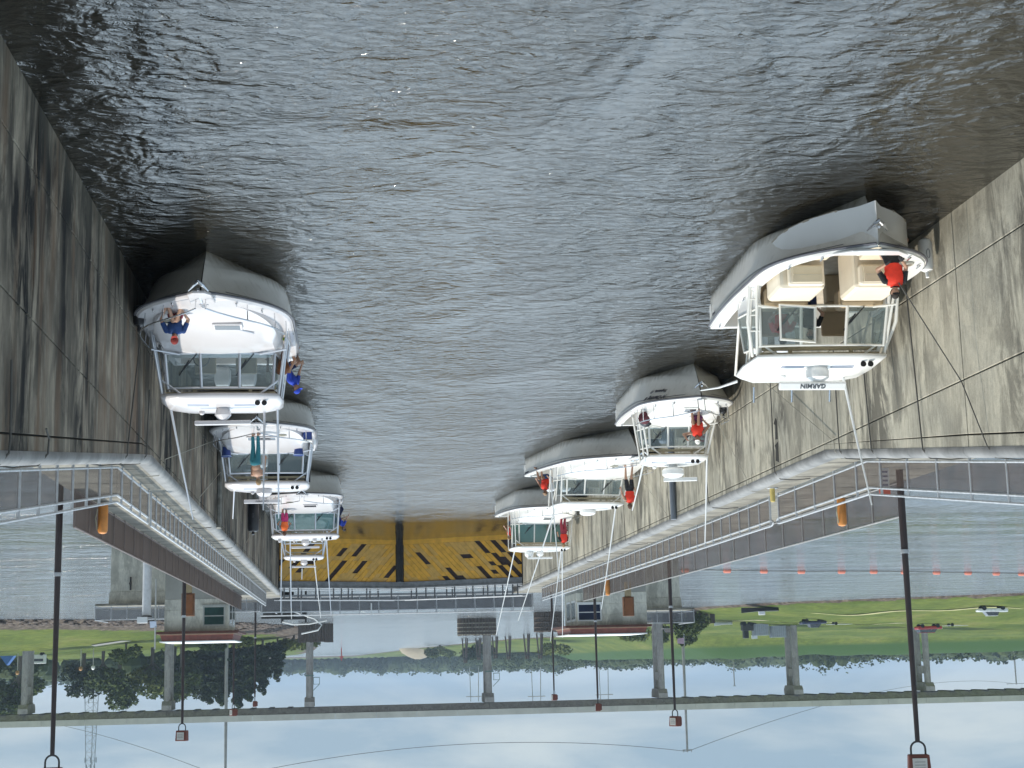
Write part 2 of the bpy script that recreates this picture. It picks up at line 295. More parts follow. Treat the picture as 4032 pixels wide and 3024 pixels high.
def ground_mat():
    m = bpy.data.materials.new('grass_and_riprap'); m.use_nodes = True; nt = m.node_tree; p = nt.nodes['Principled BSDF']; L = nt.links.new
    g = N(nt, 'ShaderNodeNewGeometry'); sp = N(nt, 'ShaderNodeSeparateXYZ'); L(g.outputs['Position'], sp.inputs[0])
    def nz(s, det=5, sc3=(1, 1, 1)):
        mp = N(nt, 'ShaderNodeMapping'); mp.inputs['Scale'].default_value = sc3; L(g.outputs['Position'], mp.inputs[0])
        n = N(nt, 'ShaderNodeTexNoise'); n.inputs['Scale'].default_value = s; n.inputs['Detail'].default_value = det; n.inputs['Roughness'].default_value = .65; L(mp.outputs[0], n.inputs['Vector']); return n.outputs['Fac']
    gr = ramp(nt, [(.30, (.034, .056, .012)), (.46, (.070, .098, .018)), (.58, (.105, .128, .026)), (.74, (.15, .145, .05))]); L(nz(.05, 6, (1, .45, 1)), gr.inputs[0])
    g2 = ramp(nt, [(.3, (.65, .65, .65)), (.7, (1.2, 1.2, 1.1))]); L(nz(.6, 5), g2.inputs[0])
    mu = N(nt, 'ShaderNodeMix', data_type='RGBA', blend_type='MULTIPLY'); mu.inputs['Factor'].default_value = 1; L(gr.outputs[0], mu.inputs['A']); L(g2.outputs[0], mu.inputs['B'])
    lv = N(nt, 'ShaderNodeMapRange'); lv.inputs['From Min'].default_value = 5.6; lv.inputs['From Max'].default_value = 6.6; L(sp.outputs['Z'], lv.inputs['Value'])
    mlv = N(nt, 'ShaderNodeMix', data_type='RGBA'); L(lv.outputs[0], mlv.inputs['Factor']); L(mu.outputs['Result'], mlv.inputs['A']); mlv.inputs['B'].default_value = (.035, .072, .020, 1); mu = mlv
    rk = ramp(nt, [(.35, (.04, .03, .024)), (.55, (.10, .078, .06)), (.72, (.20, .17, .13))]); L(nz(1.1, 4), rk.inputs[0])
    # rocks lie low on the bank on the east shore only; bare edge of the west shore is thin
    ed = N(nt, 'ShaderNodeMapRange'); ed.inputs['From Min'].default_value = -20; ed.inputs['From Max'].default_value = 0; ed.inputs['To Min'].default_value = .35; ed.inputs['To Max'].default_value = 1.55; L(sp.outputs['X'], ed.inputs['Value'])
    a = N(nt, 'ShaderNodeMath', operation='ADD'); L(ed.outputs[0], a.inputs[0]); w_ = N(nt, 'ShaderNodeMath', operation='MULTIPLY_ADD'); L(nz(.3, 3), w_.inputs[0]); w_.inputs[1].default_value = 1.0; w_.inputs[2].default_value = -.5; L(w_.outputs[0], a.inputs[1])
    lt = N(nt, 'ShaderNodeMath', operation='LESS_THAN'); L(sp.outputs['Z'], lt.inputs[0]); L(a.outputs[0], lt.inputs[1])
    mx = N(nt, 'ShaderNodeMix', data_type='RGBA'); L(lt.outputs[0], mx.inputs['Factor']); L(mu.outputs['Result'], mx.inputs['A']); L(rk.outputs[0], mx.inputs['B'])
    L(mx.outputs['Result'], p.inputs['Base Color']); p.inputs['Roughness'].default_value = .95; p.inputs['Specular IOR Level'].default_value = .1
    b = N(nt, 'ShaderNodeBump'); b.inputs['Strength'].default_value = .6; b.inputs['Distance'].default_value = .3; L(nz(1.4, 4), b.inputs['Height']); L(b.outputs[0], p.inputs['Normal'])
    return m
me.materials.append(ground_mat()); go = bpy.data.objects.new('ground', me); C.objects.link(go); struct(go)
# pale tracks lying on the west bank
def track(name, pts, wd, mat):
    m_ = MB(); L_ = []
    for i in range(len(pts) - 1):
        for k in range(8):
            t = k / 8; L_.append((pts[i][0] * (1 - t) + pts[i + 1][0] * t, pts[i][1] * (1 - t) + pts[i + 1][1] * t))
    L_.append(pts[-1]); vs = []
    for x, y in L_: 
        for dx in (-wd, wd): vs.append((x + dx * .3, y + dx, max(gh(x + dx * .3, y + dx), .05) + .14))
    m_.add(vs, [(2 * i, 2 * i + 1, 2 * i + 3, 2 * i + 2) for i in range(len(L_) - 1)]); return struct(m_.build(name, mat))
SANDM = M('pale_sand', (.46, .40, .28), .95, 0, .2, .3)
# ------------------------------------------------------------------ lock walls
def lock_wall(side, xf, xb, zf, joints, mat, label):
    s = 1 if side == 'r' else -1          # s: direction from the face into the wall
    root = empty('lock_wall', (xf, 60, 0), label, 'lock wall')
    T = Matrix.Translation((-xf, -60, 0))
    kink = 38.1
    def P(mb_): mb_.v = [tuple(T @ Vector(q)) for q in mb_.v]; return mb_
    core = MB(); face = MB()
    ys_ = [Y0] + [j for j in joints if Y0 < j < Y1] + [Y1]
    pro = [(Y0, -1.5), (Y1 + 8, -1.5), (Y1 + 8, 3.74), (kink, 3.74), (Y0, zf(Y0) - .06)]
    core.extr([(xf + s * .06, y, z) for y, z in pro], (s * 1.45, 0, 0))
    P(core).build('wall_core', GROOVE, root)
    th = .22
    for a, b in zip(ys_[:-1], ys_[1:]):
        a2, b2 = a + .018, b - .018
        segs = [(a2, b2)]
        if a2 < kink < b2: segs = [(a2, kink), (kink, b2)]
        for (p, q) in segs:
            bands = [(-1.5, 1.16, 0), (1.19, 3.44, 0)]
            for z0, z1, _ in bands: face.extr([(xf, p, z0), (xf, q, z0), (xf, q, z1), (xf, p, z1)], (s * th, 0, 0))
            if q <= kink + .001:      # ramp: joint parallel with the top
                face.extr([(xf, p, 3.47), (xf, q, 3.47), (xf, q, zf(q) - .46), (xf, p, zf(p) - .46)], (s * th, 0, 0)) if zf(q) - .46 > 3.5 else face.extr([(xf, p, 3.47), (xf, q, 3.47), (xf, p, zf(p) - .46)], (s * th, 0, 0))
                face.extr([(xf, p, max(3.47, zf(p) - .43)), (xf, q, max(3.47, zf(q) - .43)), (xf, q, zf(q) - .10), (xf, p, zf(p) - .10)], (s * th, 0, 0))
            else: face.extr([(xf, p, 3.47), (xf, q, 3.47), (xf, q, 3.70), (xf, p, 3.70)], (s * th, 0, 0))
    P(face).build('wall_face', mat, root, bevel=.012)
    # top slab
    slab = MB(); x1 = xf + s * 1.75
    slab.extr([(xf + s * .14, Y0, zf(Y0)), (xf + s * .14, kink, 3.8), (xf + s * .14, kink, 3.62), (xf + s * .14, Y0, zf(Y0) - .18)], (x1 - xf - s * .14, 0, 0))
    slab.b2((xf + s * .14, kink, 3.6), (xb, Y1 + 8, 3.8))
    slab.b2((xb - s * 1.2, 43.2, -1.5), (xb, Y1 + 8, 3.595))
    P(slab).build('walkway_slab', DECKC, root)
    jt = MB(); y = kink + 1.2
    while y < Y1 + 4: jt.b2((xf + s * .45, y, 3.801), (xb, y + .03, 3.806)); y += 3.05
    P(jt).build('slab_joints', GROOVE, root)['kind'] = 'stuff'
    # rounded steel coping
    co = MB()
    def ring(y, z): return [(xf + s * .15 - s * .165 * math.cos(a), y, z - .14 + .165 * math.sin(a)) for a in [R(k) for k in range(-20, 91, 14)]] + [(xf + s * .30, y, z + .025), (xf + s * .30, y, z - .2)]
    yy = Y0
    while yy < Y1 + 4:
        e = min(yy + 3.05, Y1 + 4) if yy >= kink - 1e-6 else min(yy + 3.05, kink)
        co.loft([ring(yy + .006, zf(yy)), ring(e - .006, zf(e))], True, True); yy = e
        if e >= Y1 + 4: break
    P(co).build('coping', COPING, root, smooth=True)
    return root
XL, XR = 4.8, -12.2
JR = [20, 29, 38.2, 47, 56, 65, 74, 83, 92, 101]; JL = [23.6, 36.4, 49, 62, 75, 88, 100]
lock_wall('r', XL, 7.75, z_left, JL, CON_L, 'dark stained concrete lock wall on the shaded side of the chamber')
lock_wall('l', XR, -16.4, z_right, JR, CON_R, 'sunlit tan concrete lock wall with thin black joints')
m_ = MB()
for zs in ([(-12.19, 43.3, 2.72), (-12.19, 43.52, 2.7), (-12.19, 43.46, 2.3), (-12.19, 43.62, 2.22), (-12.19, 43.4, 2.1), (-12.19, 43.3, 2.2)], [(-12.19, 43.3, 3.38), (-12.19, 43.6, 3.3), (-12.19, 43.5, 3.0), (-12.19, 43.62, 2.86), (-12.19, 43.3, 2.8)]): m_.extr([(x, y - .9, z) for x, y, z in zs], (-.02, 0, 0)); m_.g += 1
for o_ in m_.each('broken_slot', GROOVE): tag(o_, ('lower' if 'broken_slot' == o_.name else 'upper') + ' ragged black slot in the sunlit wall between the first two boats', 'wall slot', 'broken slots in the sunlit wall')
tag(MB().tube([(-12.08, 56.4, .4), (-12.08, 56.4, 3.72)], .11, 10).build('drain_pipe', M('pipe_grey', (.20, .22, .25), .5)), 'grey vertical pipe on the sunlit wall behind the second boat', 'pipe')
m_ = MB(); m_.tube([(4.72, 57.2 + .05 * (i % 3 - 1), .4 + i * .28) for i in range(13)], .10, 7); tag(m_.build('drain_pipe', M('crusted_pipe', (.20, .20, .18), .9, 0, .4, 3)), 'crusted grey pipe on the shaded wall beside the second boat', 'pipe')
# ------------------------------------------------------------------ railings
def railing(label, path, hs, spacing, mat, meshmat=None, mesh_h=(.1, .78), post_r=.034, rail_r=.031, group=None, pname='post', curved=None):
    """path: base points; hs: rail heights"""
    p0 = Vector(path[0]); root = empty('guard_rail', p0, label, 'railing', group)
    P = [Vector(q) - p0 for q in path]
    for nm, h in zip(('bottom_rail', 'middle_rail', 'top_rail') if len(hs) == 3 else ('bottom_rail', 'top_rail'), hs):
        MB().tube([q + Vector((0, 0, h)) for q in P], rail_r, 6).build(nm, mat, root, smooth=True)
    proto = None; k = 0
    segs = [(P[i], P[i + 1]) for i in range(len(P) - 1)]; tot = sum((b - a).length for a, b in segs); n = min(99, max(1, round(tot / spacing))); step = tot / n
    for i in range(n + 1):
        d = i * step
        for a, b in segs:
            if d <= (b - a).length + 1e-6: pos = a.lerp(b, d / max((b - a).length, 1e-6)); break
            d -= (b - a).length
        if proto is None: proto = MB().tube([(0, 0, 0), (0, 0, hs[-1])], post_r, 6).build('post', mat, root, smooth=True); proto.location = pos
        else:
            c = proto.copy(); C.objects.link(c); c.parent = root; c.location = pos
    if meshmat:
        m_ = MB()
        for a, b in segs: m_.extr([a + Vector((0, 0, mesh_h[0])), b + Vector((0, 0, mesh_h[0])), b + Vector((0, 0, mesh_h[1])), a + Vector((0, 0, mesh_h[1]))], (.012, 0, 0) if abs((b - a).y) > abs((b - a).x) else (0, .012, 0))
        m_.build('mesh_panel', meshmat, root)
    return root
HS = (.10, .78, .95)
xr = -13.35
railing('grey pipe railing climbing the ramped end of the sunlit wall', [(xr, 15, z_right(15)), (xr, 38.3, 3.8), (xr, 46.7, 3.8)], HS, 1.85, STEEL, MESH)
railing('long grey pipe railing running along the sunlit wall to the gate', [(xr, 47.7, 3.8), (xr, 106.5, 3.8)], HS, 1.3, STEEL, MESH)
xl_ = 5.6
railing('grey pipe railing climbing the ramped end of the shaded wall', [(xl_, 15, z_left(15)), (xl_, 38.1, 3.8), (xl_, 44, 3.8)], HS, 1.75, STEEL, MESH)
railing('long grey pipe railing running along the shaded wall to the gate', [(xl_, 44.6, 3.8), (xl_, 106.8, 3.8)], HS, 1.2, STEEL, MESH)
railing('brown mesh fence at the back of the shaded wall walkway', [(7.55, 43.6, 3.8), (7.55, 111, 3.8)], (.06, 1.05), 2.45, M('brown_fence_steel', (.17, .13, .115), .7), MESHD, (.02, 1.04))
railing('brown mesh fence at the back of the sunlit wall walkway', [(-16.15, 43.6, 3.8), (-16.15, 106, 3.8)], (.06, 1.05), 2.45, M('fence_steel', (.30, .29, .28), .6), MESH, (.02, 1.04))
# pale top caps of the two back fences
# curved rail ends at the opening
for y, d, lb in ((46.7, 1, 'rounded rail end on the near side of the opening beside the yellow bollard'), (47.7, -1, 'rounded rail end on the far side of the opening in the sunlit railing')):
    pts = [(xr, y, 3.8 + .78 - .0)] + [(xr, y + d * .28 * math.sin(a), 3.8 + .865 - .085 * math.cos(a)) for a in [R(k) for k in range(0, 181, 30)]]
    tag(MB().tube(pts, .03, 6).build('rail_end', STEEL, smooth=True), lb, 'rail end')
bo = empty('bollard', (-12.75, 45.2, 3.8), 'short yellow bollard with a flat base on the sunlit wall edge', 'bollard')
MB().lathe((0, 0, .03), [(.078, 0), (.078, .36), (.065, .40), (.02, .41)], 14).build('bollard_body', M('bollard_yellow', (.62, .47, .14), .5), bo, smooth=True)
MB().lathe((0, 0, 0), [(.17, 0), (.17, .028)], 14).build('base_plate', STEEL, bo)
# ------------------------------------------------------------------ mitre gate
def clip(poly, axis, val, keep_less):
    outp = []
    for i in range(len(poly)):
        a, b = poly[i], poly[(i + 1) % len(poly)]; da, db = a[axis] - val, b[axis] - val
        if not keep_less: da, db = -da, -db
        if da <= 0: outp.append(a)
        if da * db < 0: t = da / (da - db); outp.append((a[0] + (b[0] - a[0]) * t, a[1] + (b[1] - a[1]) * t))
    return outp
def gate_leaf(loc, rz, W, lean, label, seed, peel):
    rr = random.Random(seed); root = empty('lock_gate', loc, label, 'lock gate', 'pair of yellow mitre gate leaves', rz)
    MB().b2((0, .05, -1.2), (W, .45, 3.0)).build('gate_backing', PEEL, root)
    y_ = MB(); pitch = .40; H0, H1 = .34, 3.02
    k = -16
    while k * pitch < W + 5:
        x0 = k * pitch
        L_ = (H1 - H0); n = 9
        zs = [H0 + L_ * i / n for i in range(n + 1)]
        density = peel(x0 / W)
        i = 0
        while i < n:
            j = min(n, i + rr.choice((1, 2, 3, 4)))
            xm = (x0 + lean * (zs[i] - H0) * .95)
            if rr.random() > peel((xm) / W):
                y_.cur = 0 if rr.random() < .62 else 1
                za, zb = zs[i], zs[j]; xa_, xb_ = x0 + lean * (za - H0) * .95, x0 + lean * (zb - H0) * .95
                ea, eb = rr.uniform(-.03, .03), rr.uniform(-.03, .03)
                g_ = .012 if y_.cur == 0 else .006
                poly = [(xa_ + g_, za + ea * 0), (xa_ + pitch - g_, za), (xb_ + pitch - g_, zb), (xb_ + g_, zb)]
                poly = clip(clip(poly, 0, .05, False), 0, W - .35, True)
                if len(poly) >= 3: y_.extr([(q[0], -.0 if y_.cur else -.02, q[1]) for q in poly], (0, .045 if y_.cur == 0 else .03, 0))
            i = j
        k += 1
    y_.build('gate_planks', [YEL, YEL2], root)
    MB().b2((0, -.05, -1.0), (W - .3, .04, .33)).build('gate_sill_band', YEL, root)
    b = MB(); b.b2((0, -.12, 3.03), (W, .5, 3.38)); b.b2((0, -.17, 3.385), (W, .9, 3.50)); b.build('gate_top_beam', M('grey_gate_steel', (.20, .205, .21), .6, .2, .3, 3, .2, 20), root, bevel=.01)
    d = MB(); d.b2((W - .33, -.12, -1.2), (W + .05, .5, 3.0)); d.build('mitre_post', M('black_mitre_post', (.012, .012, .014), .5), root)
    rl = MB(); rl.tube([(0, -.1, 4.32), (W - .05, -.1, 4.32)], .035, 6); rl.tube([(0, .8, 4.32), (W - .05, .8, 4.32)], .03, 6); rl.tube([(0, -.1, 3.62), (W - .05, -.1, 3.62)], .03, 6)
    rl.build('hand_rail', M('gate_rail', (.6, .6, .6), .4, .2), root, smooth=True)
    x = .35; pr = None
    while x < W - .1:
        wd = rr.choice((.05, .06, .09))
        if pr is None: pr = MB().b2((-.04, -.13, 3.51), (.04, -.05, 4.29)).build('gate_rail_post', M('gate_post_dark', (.10, .10, .105), .6), root); pr.location = (x, 0, 0)
        else: c = pr.copy(); C.objects.link(c); c.parent = root; c.location = (x, rr.choice((0, 0, .85)), 0)
        x += rr.uniform(.3, .75)
    return root
WLEAF = math.hypot(8.5, 4.2)
gate_leaf((XR + .02, 108.1, 0), math.atan2(4.2, 8.48), WLEAF, -1, 'yellow planked gate leaf meeting the sunlit wall, its paint peeling in dark diagonals', 3, lambda u: .04 + .30 * max(0, 1 - abs(u - .22) / .26) + .16 * max(0, 1 - abs(u - .6) / .15))
# mirrored leaf: built along -x
def gate_leaf_r():
    r = gate_leaf((XL - .02, 108.1, 0), 0, WLEAF, -1, 'yellow planked gate leaf meeting the shaded wall', 11, lambda u: .05 + .28 * max(0, 1 - abs(u - .25) / .22) + .14 * max(0, 1 - abs(u - .62) / .12))
    ang = math.pi - math.atan2(4.2, 8.48)
    for ch in r.children:
        if ch.name.startswith('gate_rail_post'): ch.location.x *= -1; continue
        for v in ch.data.vertices: v.co.x *= -1
        ch.data.flip_normals()
    r.rotation_euler = (0, 0, -math.atan2(4.2, 8.48))
gate_leaf_r()
fb = empty('footbridge', (-3.7, 117, 0), 'grey steel service footbridge crossing behind the yellow gate', 'footbridge')
MB().b2((-10.2, -.6, 3.62), (10.2, .6, 3.78)).build('bridge_deck', M('footbridge_steel', (.28, .29, .30), .6, .2), fb)
for yy in (-.6, .6):
    MB().tube([(-10.2, yy, 5.12), (10.2, yy, 5.12)], .035, 6).build('top_rail', STEEL, fb, smooth=True)
    MB().tube([(-10.2, yy, 4.85), (10.2, yy, 4.85)], .03, 6).build('middle_rail', STEEL, fb, smooth=True)
    m_ = MB(); m_.b2((-10.2, yy - .008, 3.85), (10.2, yy + .008, 4.84)); m_.build('mesh_panel', MESHG, fb)
    pr = None
    for i in range(15):
        x = -10.1 + i * 1.443
        if pr is None: pr = MB().tube([(0, 0, 3.78), (0, 0, 5.12)], .04, 6).build('post', STEEL, fb); pr.location = (x, yy, 0)
        else: c = pr.copy(); C.objects.link(c); c.parent = fb; c.location = (x, yy, 0)
tag(MB().b2((-.05, -.05, 0), (.05, .05, .85)).build('marker_post', WHITEP), 'white marker post on the grey footbridge rail', 'post').location = (-1.7, 116.3, 4.35)
# ------------------------------------------------------------------ lamp poles with red-brown floodlights
def lamp(x, y, ztop, label, yaw=0.):
    root = empty('lamp_pole', (x, y, 3.8), label, 'lamp pole', 'tall lamp poles along the lock', yaw); h = ztop - 3.8
    MB().tube([(0, 0, -4.8), (0, 0, h * .30), (0, 0, h * .31), (0, 0, h)], [.098, .098, .086, .064], 12).build('pole', BROWNPOLE, root, smooth=True)
    MB().tube([(0, 0, h * .30), (0, 0, h * .315)], .112, 12).build('pole_collar', STEEL, root, smooth=True)
    yk = MB(); pts = [(-.19, 0, h + .42)] + [(.19 * -math.cos(a), 0, h + .19 - .19 * math.sin(a)) for a in [R(k) for k in range(0, 181, 20)]] + [(.19, 0, h + .42)]
    yk.tube(pts, .028, 8).build('yoke', DARKSTEEL, root, smooth=True)
    hd = MB(); hd.extr([(-.27, -.16, h + .34), (.27, -.16, h + .34), (.30, -.18, h + .86), (-.30, -.18, h + .86)], (0, .34, 0))
    hd.b2((-.24, .16, h + .40), (.24, .26, h + .8)); o = hd.build('lamp_head', RUSTRED, root, bevel=.025)
    MB().b2((-.19, -.205, h + .43), (.19, -.185, h + .80)).build('lamp_glass', M('lamp_lens', (.55, .53, .48), .3), o)
    g = MB(); 
    for k in range(3): g.b2((-.14, -.215, h + .52 + k * .08), (.14, -.205, h + .53 + k * .08))
    g.build('lens_bars', DARKSTEEL, o)
lamp(-15.2, 41.0, 11.15, 'tall dark lamp pole with a red-brown floodlight, nearest beside the sunlit wall', R(12))
lamp(-17.0, 81, 11.5, 'dark lamp pole rising in front of the paired bridge columns, sunlit side', R(55))
lamp(-17.4, 109, 11.55, 'dark lamp pole standing at the hut with the blue window', R(95))
lamp(-17.6, 134, 11.4, 'thin dark lamp pole beside the timber fender beyond the sunlit wall', R(80))
lamp(8.3, 45.5, 11.1, 'tall dark lamp pole nearest beside the shaded wall, its lamp cut by the frame', R(0))
lamp(8.4, 81, 11.55, 'dark lamp pole in front of the brown-roofed hut on the shaded side', R(20))
lamp(8.6, 119, 11.55, 'lamp pole whose red head overlaps the road bridge, by the shaded hut', R(60))
lamp(8.6, 146, 11.6, 'farthest lamp pole on the shaded side with a forked red head', R(85))
# life ring cabinets
def cabinet(x, y, z0, label, tall):
    root = empty('equipment_cabinet', (x, y, z0), label, 'cabinet')
    MB().b2((-.2, -.18, 0), (.2, .18, 1.0)).build('cabinet_base', M('tan_panel', (.42, .32, .18), .7), root, bevel=.02)
    b = MB().b2((-.36, -.24, 1.0), (.36, .24, 2.3)).build('cabinet_box', RUST, root, bevel=.02)
    f = MB(); f.b2((-.27, -.27, 1.08), (.27, -.25, 2.2)); f.build('door', M('cabinet_door', (.24, .09, .03), .7), b)
cabinet(9.2, 91, 3.55, 'rust-brown box on a tan base behind the shaded wall fence', 1)
cabinet(-18.9, 104, 3.7, 'rust-brown box on the front of the hut with the blue window', 1)
def float_(x, y, z, h, label):
    root = empty('rescue_float', (x, y, z), label, 'rescue float', 'orange rescue floats hung on the back fences')
    MB().lathe((0, 0, 0), [(.10, 0), (.14, .03), (.15, .15), (.15, h - .10), (.12, h - .03), (.05, h)], 16).build('float_body', ORANGE, root, smooth=True)
    MB().tube([(.15, -.08, h * .2), (.2, -.12, h * .5), (.15, -.08, h * .9)], .02, 6).build('hanging_rope', M('float_rope', (.45, .42, .3), .9), root)
float_(-15.75, 47.9, 3.85, .92, 'orange rescue float standing at the back fence near the tall pole, sunlit side')
float_(-16.0, 95, 3.85, 1.1, 'orange rescue float in front of the hut with the blue window')
float_(7.3, 47.0, 3.85, .92, 'orange rescue float at the near end of the brown fence, shaded side')
# depth gauge board and signs on the sunlit wall walkway
g = empty('depth_gauge', (-14.6, 40.6, 3.8), 'white and red gauge board standing behind the rail corner', 'gauge')
MB().b2((-.14, -.02, 0), (.14, .02, .55)).build('board', WHITEP, g); MB().b2((-.15, -.03, .551), (.15, .03, .75)).build('red_cap', M('gauge_red', (.5, .1, .06), .6), g)
m_ = MB()
for k in range(4): m_.b2((-.1, -.027, .08 + k * .12), (.1, -.022, .13 + k * .12))
m_.build('gauge_marks', M('gauge_blue', (.05, .08, .2), .6), g)
# ------------------------------------------------------------------ huts
def hut(x0, x1, y, z0, z1, label, side, wincol, zbase=-1.5):
    W = x1 - x0; D = 6.5; cx = (x0 + x1) / 2; root = empty('control_hut', (cx, y, 0), label, 'hut')
    a, b = -W / 2, W / 2
    MB().b2((a + .02, .02, zbase), (b - .02, D - .02, z0 + 1.0)).build('hut_base', M('hut_base_grey', (.36, .35, .31), .9, 0, .2, .6, .2, 8), root)
    wl = MB(); n = 3; hh = (z1 - z0 - 1.0) / n
    for i in range(n): wl.b2((a, 0, z0 + 1.0 + i * hh + .012), (b, D, z0 + 1.0 + (i + 1) * hh - .012))
    wl.b2((a + .03, .03, z0 + 1.0), (b - .03, D - .03, z1))
    wl.build('wall', CON_P, root, bevel=.01)
    # window beside the chamber corner
    if side > 0: w0, w1 = a + .28, a + 1.55
    else: w0, w1 = b - 1.75, b - .12
    zw0, zw1 = z1 - 1.55, z1 - .42
    f = MB()
    for p, q in (((w0 - .09, -.06, zw0 - .09), (w1 + .09, .0, zw0)), ((w0 - .09, -.06, zw1), (w1 + .09, .0, zw1 + .09)), ((w0 - .09, -.06, zw0), (w0, 0, zw1)), ((w1, -.06, zw0), (w1 + .09, 0, zw1)), ((w0, -.05, (zw0 + zw1) / 2 - .03), (w1, 0, (zw0 + zw1) / 2 + .03)), ((w0 - .15, -.12, zw0 - .18), (w1 + .15, .0, zw0 - .10))): f.b2(p, q)
    fo = f.build('window', WHITEP if side < 0 else M('grey_window_frame', (.42, .42, .38), .5), root)
    MB().b2((w0, -.02, zw0), (w1, -.005, zw1)).build('pane', M('window_pane', wincol, .25, 0, .5, 1, spec=.3), fo)
    # sunlit or chamber-side wall opening
    xs_ = b if side < 0 else a
    f2 = MB(); sg = 1 if side < 0 else -1
    for k in range(2): f2.b2((xs_, .5 + k * 2.6, z1 - 1.9), (xs_ + sg * .06, 2.6 + k * 2.6, z1 - .35))
    f2o = f2.build('side_window_frame', WHITEP, root)
    f3 = MB()
    for k in range(2): f3.b2((xs_ + sg * .0, .65 + k * 2.6, z1 - 1.75), (xs_ + sg * .075, 2.45 + k * 2.6, z1 - .5))
    f3.build('side_pane', M('side_pane', (.05, .08, .08), .08, 0, .3, 1, spec=1), f2o)
    # roof: soffit beam, brown fascia, pale top edge
    ex0, ex1 = (a - .75, b + .55) if side > 0 else (a - .2, b + 1.0)
    MB().b2((ex0, -.75, z1), (ex1, D + .6, z1 + .16)).build('roof_soffit', M('soffit_brown', (.10, .035, .022), .7), root)
    MB().b2((ex0 + .3, -.62, z1 + .163), (ex1 - .3, D + .5, z1 + .23)).build('roof_gutter', M('gutter_tan', (.36, .25, .16), .6), root)
    MB().extr([(ex0 + .35, -.5, z1 + .234), (ex1 - .35, -.5, z1 + .234), (ex1 - .45, -.35, z1 + .62), (ex0 + .45, -.35, z1 + .62)], (0, D + .8, 0)).build('roof_fascia', RUSTRED, root)
    MB().b2((ex0 + .3, -.42, z1 + .624), (ex1 - .3, D + .5, z1 + .70)).build('roof_edge', WHITEP, root)
    return root
hut(7.95, 12.1, 104.5, 3.3, 6.42, 'pale concrete hut with a brown flat roof and dark green window, shaded side', 1, (.02, .06, .05))
hut(-22.3, -17.0, 115, 2.9, 6.35, 'pale concrete hut with a brown flat roof and dark blue window, sunlit side', -1, (.012, .02, .05))
# spillway piers with fenced platforms
def spill(x0, x1, y, ztop, px0, px1, label):
    cx = (x0 + x1) / 2; root = empty('spillway_pier', (cx, y, 0), label, 'spillway pier')
    MB().b2((x0 - cx, 0, -1.5), (x1 - cx, 9, ztop - .95)).build('pier_body', CON_P, root, bevel=.015)
    MB().extr([(x0 - cx - .06, -.06, ztop - .948), (x1 - cx + .06, -.06, ztop - .948), (x1 - cx + .06, -.3, ztop - .1), (x0 - cx - .06, -.3, ztop - .1)], (0, 9, 0)).build('pier_head', CON_P, root)
    MB().b2((px0 - cx, -.9, ztop - .095), (px1 - cx, 7, ztop + .06)).build('platform', DECKC, root)
    rl = MB()
    for z_ in (.12, 1.0): rl.tube([(px0 - cx, 5, ztop + .06 + z_), (px0 - cx, -.85, ztop + .06 + z_), (px1 - cx, -.85, ztop + .06 + z_), (px1 - cx, 5, ztop + .06 + z_)], .035, 6)
    n = max(4, int((px1 - px0) / .95))
    for i in range(n + 1): x = px0 - cx + (px1 - px0) * i / n; rl.tube([(x, -.85, ztop + .06), (x, -.85, ztop + 1.06)], .028, 6)
    rl.build('platform_rail', STEEL, root)
    m_ = MB(); m_.b2((px0 - cx, -.856, ztop + .2), (px1 - cx, -.844, ztop + 1.0)); m_.build('mesh_panel', MESHG, root)
spill(13.0, 17.05, 114, 4.25, 12.4, 17.95, 'tan spillway pier with a fenced platform, shaded side')
spill(-26.6, -22.6, 123, 5.05, -27.5, -22.5, 'grey spillway pier with a fenced platform beside the blue-windowed hut')
spill(2.6 + 3.2, 7.4, 118.5, 3.7, 5.6, 12.6, 'low concrete platform with pale railings between the gate and the hut')
pp = empty('vent_pipe', (13.2, 104, 0), 'thick white vertical pipe with a dark collar in front of the tan pier', 'pipe')
MB().tube([(0, 0, -1), (0, 0, 5.35)], .29, 20).build('pipe_body', M('white_pipe', (.72, .72, .72), .4), pp, smooth=True)
MB().tube([(0, 0, 5.352), (0, 0, 5.46)], .36, 20).build('pipe_collar', DARKSTEEL, pp, smooth=True)
pb = empty('instrument_post', (12.55, 103.4, 0), 'white box and small solar panel on a post beside the white pipe', 'instrument post')
MB().tube([(0, 0, 3), (0, 0, 7.55)], .05, 8).build('pole', M('post_grey', (.5, .5, .47), .5), pb)
MB().b2((.5, -.2, 5.45), (1.15, .2, 5.85)).build('instrument_box', WHITEP, pb, bevel=.02)
MB().box((.12, -.12, 5.95), (.42, .04, .5), rx=R(-35)).build('solar_panel', M('solar', (.25, .3, .38), .25), pb)
br = empty('wall_bracket', (15.6, 113.9, 2.6), 'small dark bracket bolted on the tan spillway pier', 'bracket')
MB().b2((-.05, -.28, -.35), (.05, -.02, .6)).build('bracket_bar', DARKSTEEL, br); MB().extr([(-.04, -.25, 0), (-.04, -.75, .1), (-.04, -.25, .35)], (.08, 0, 0)).build('bracket_arm', DARKSTEEL, br)
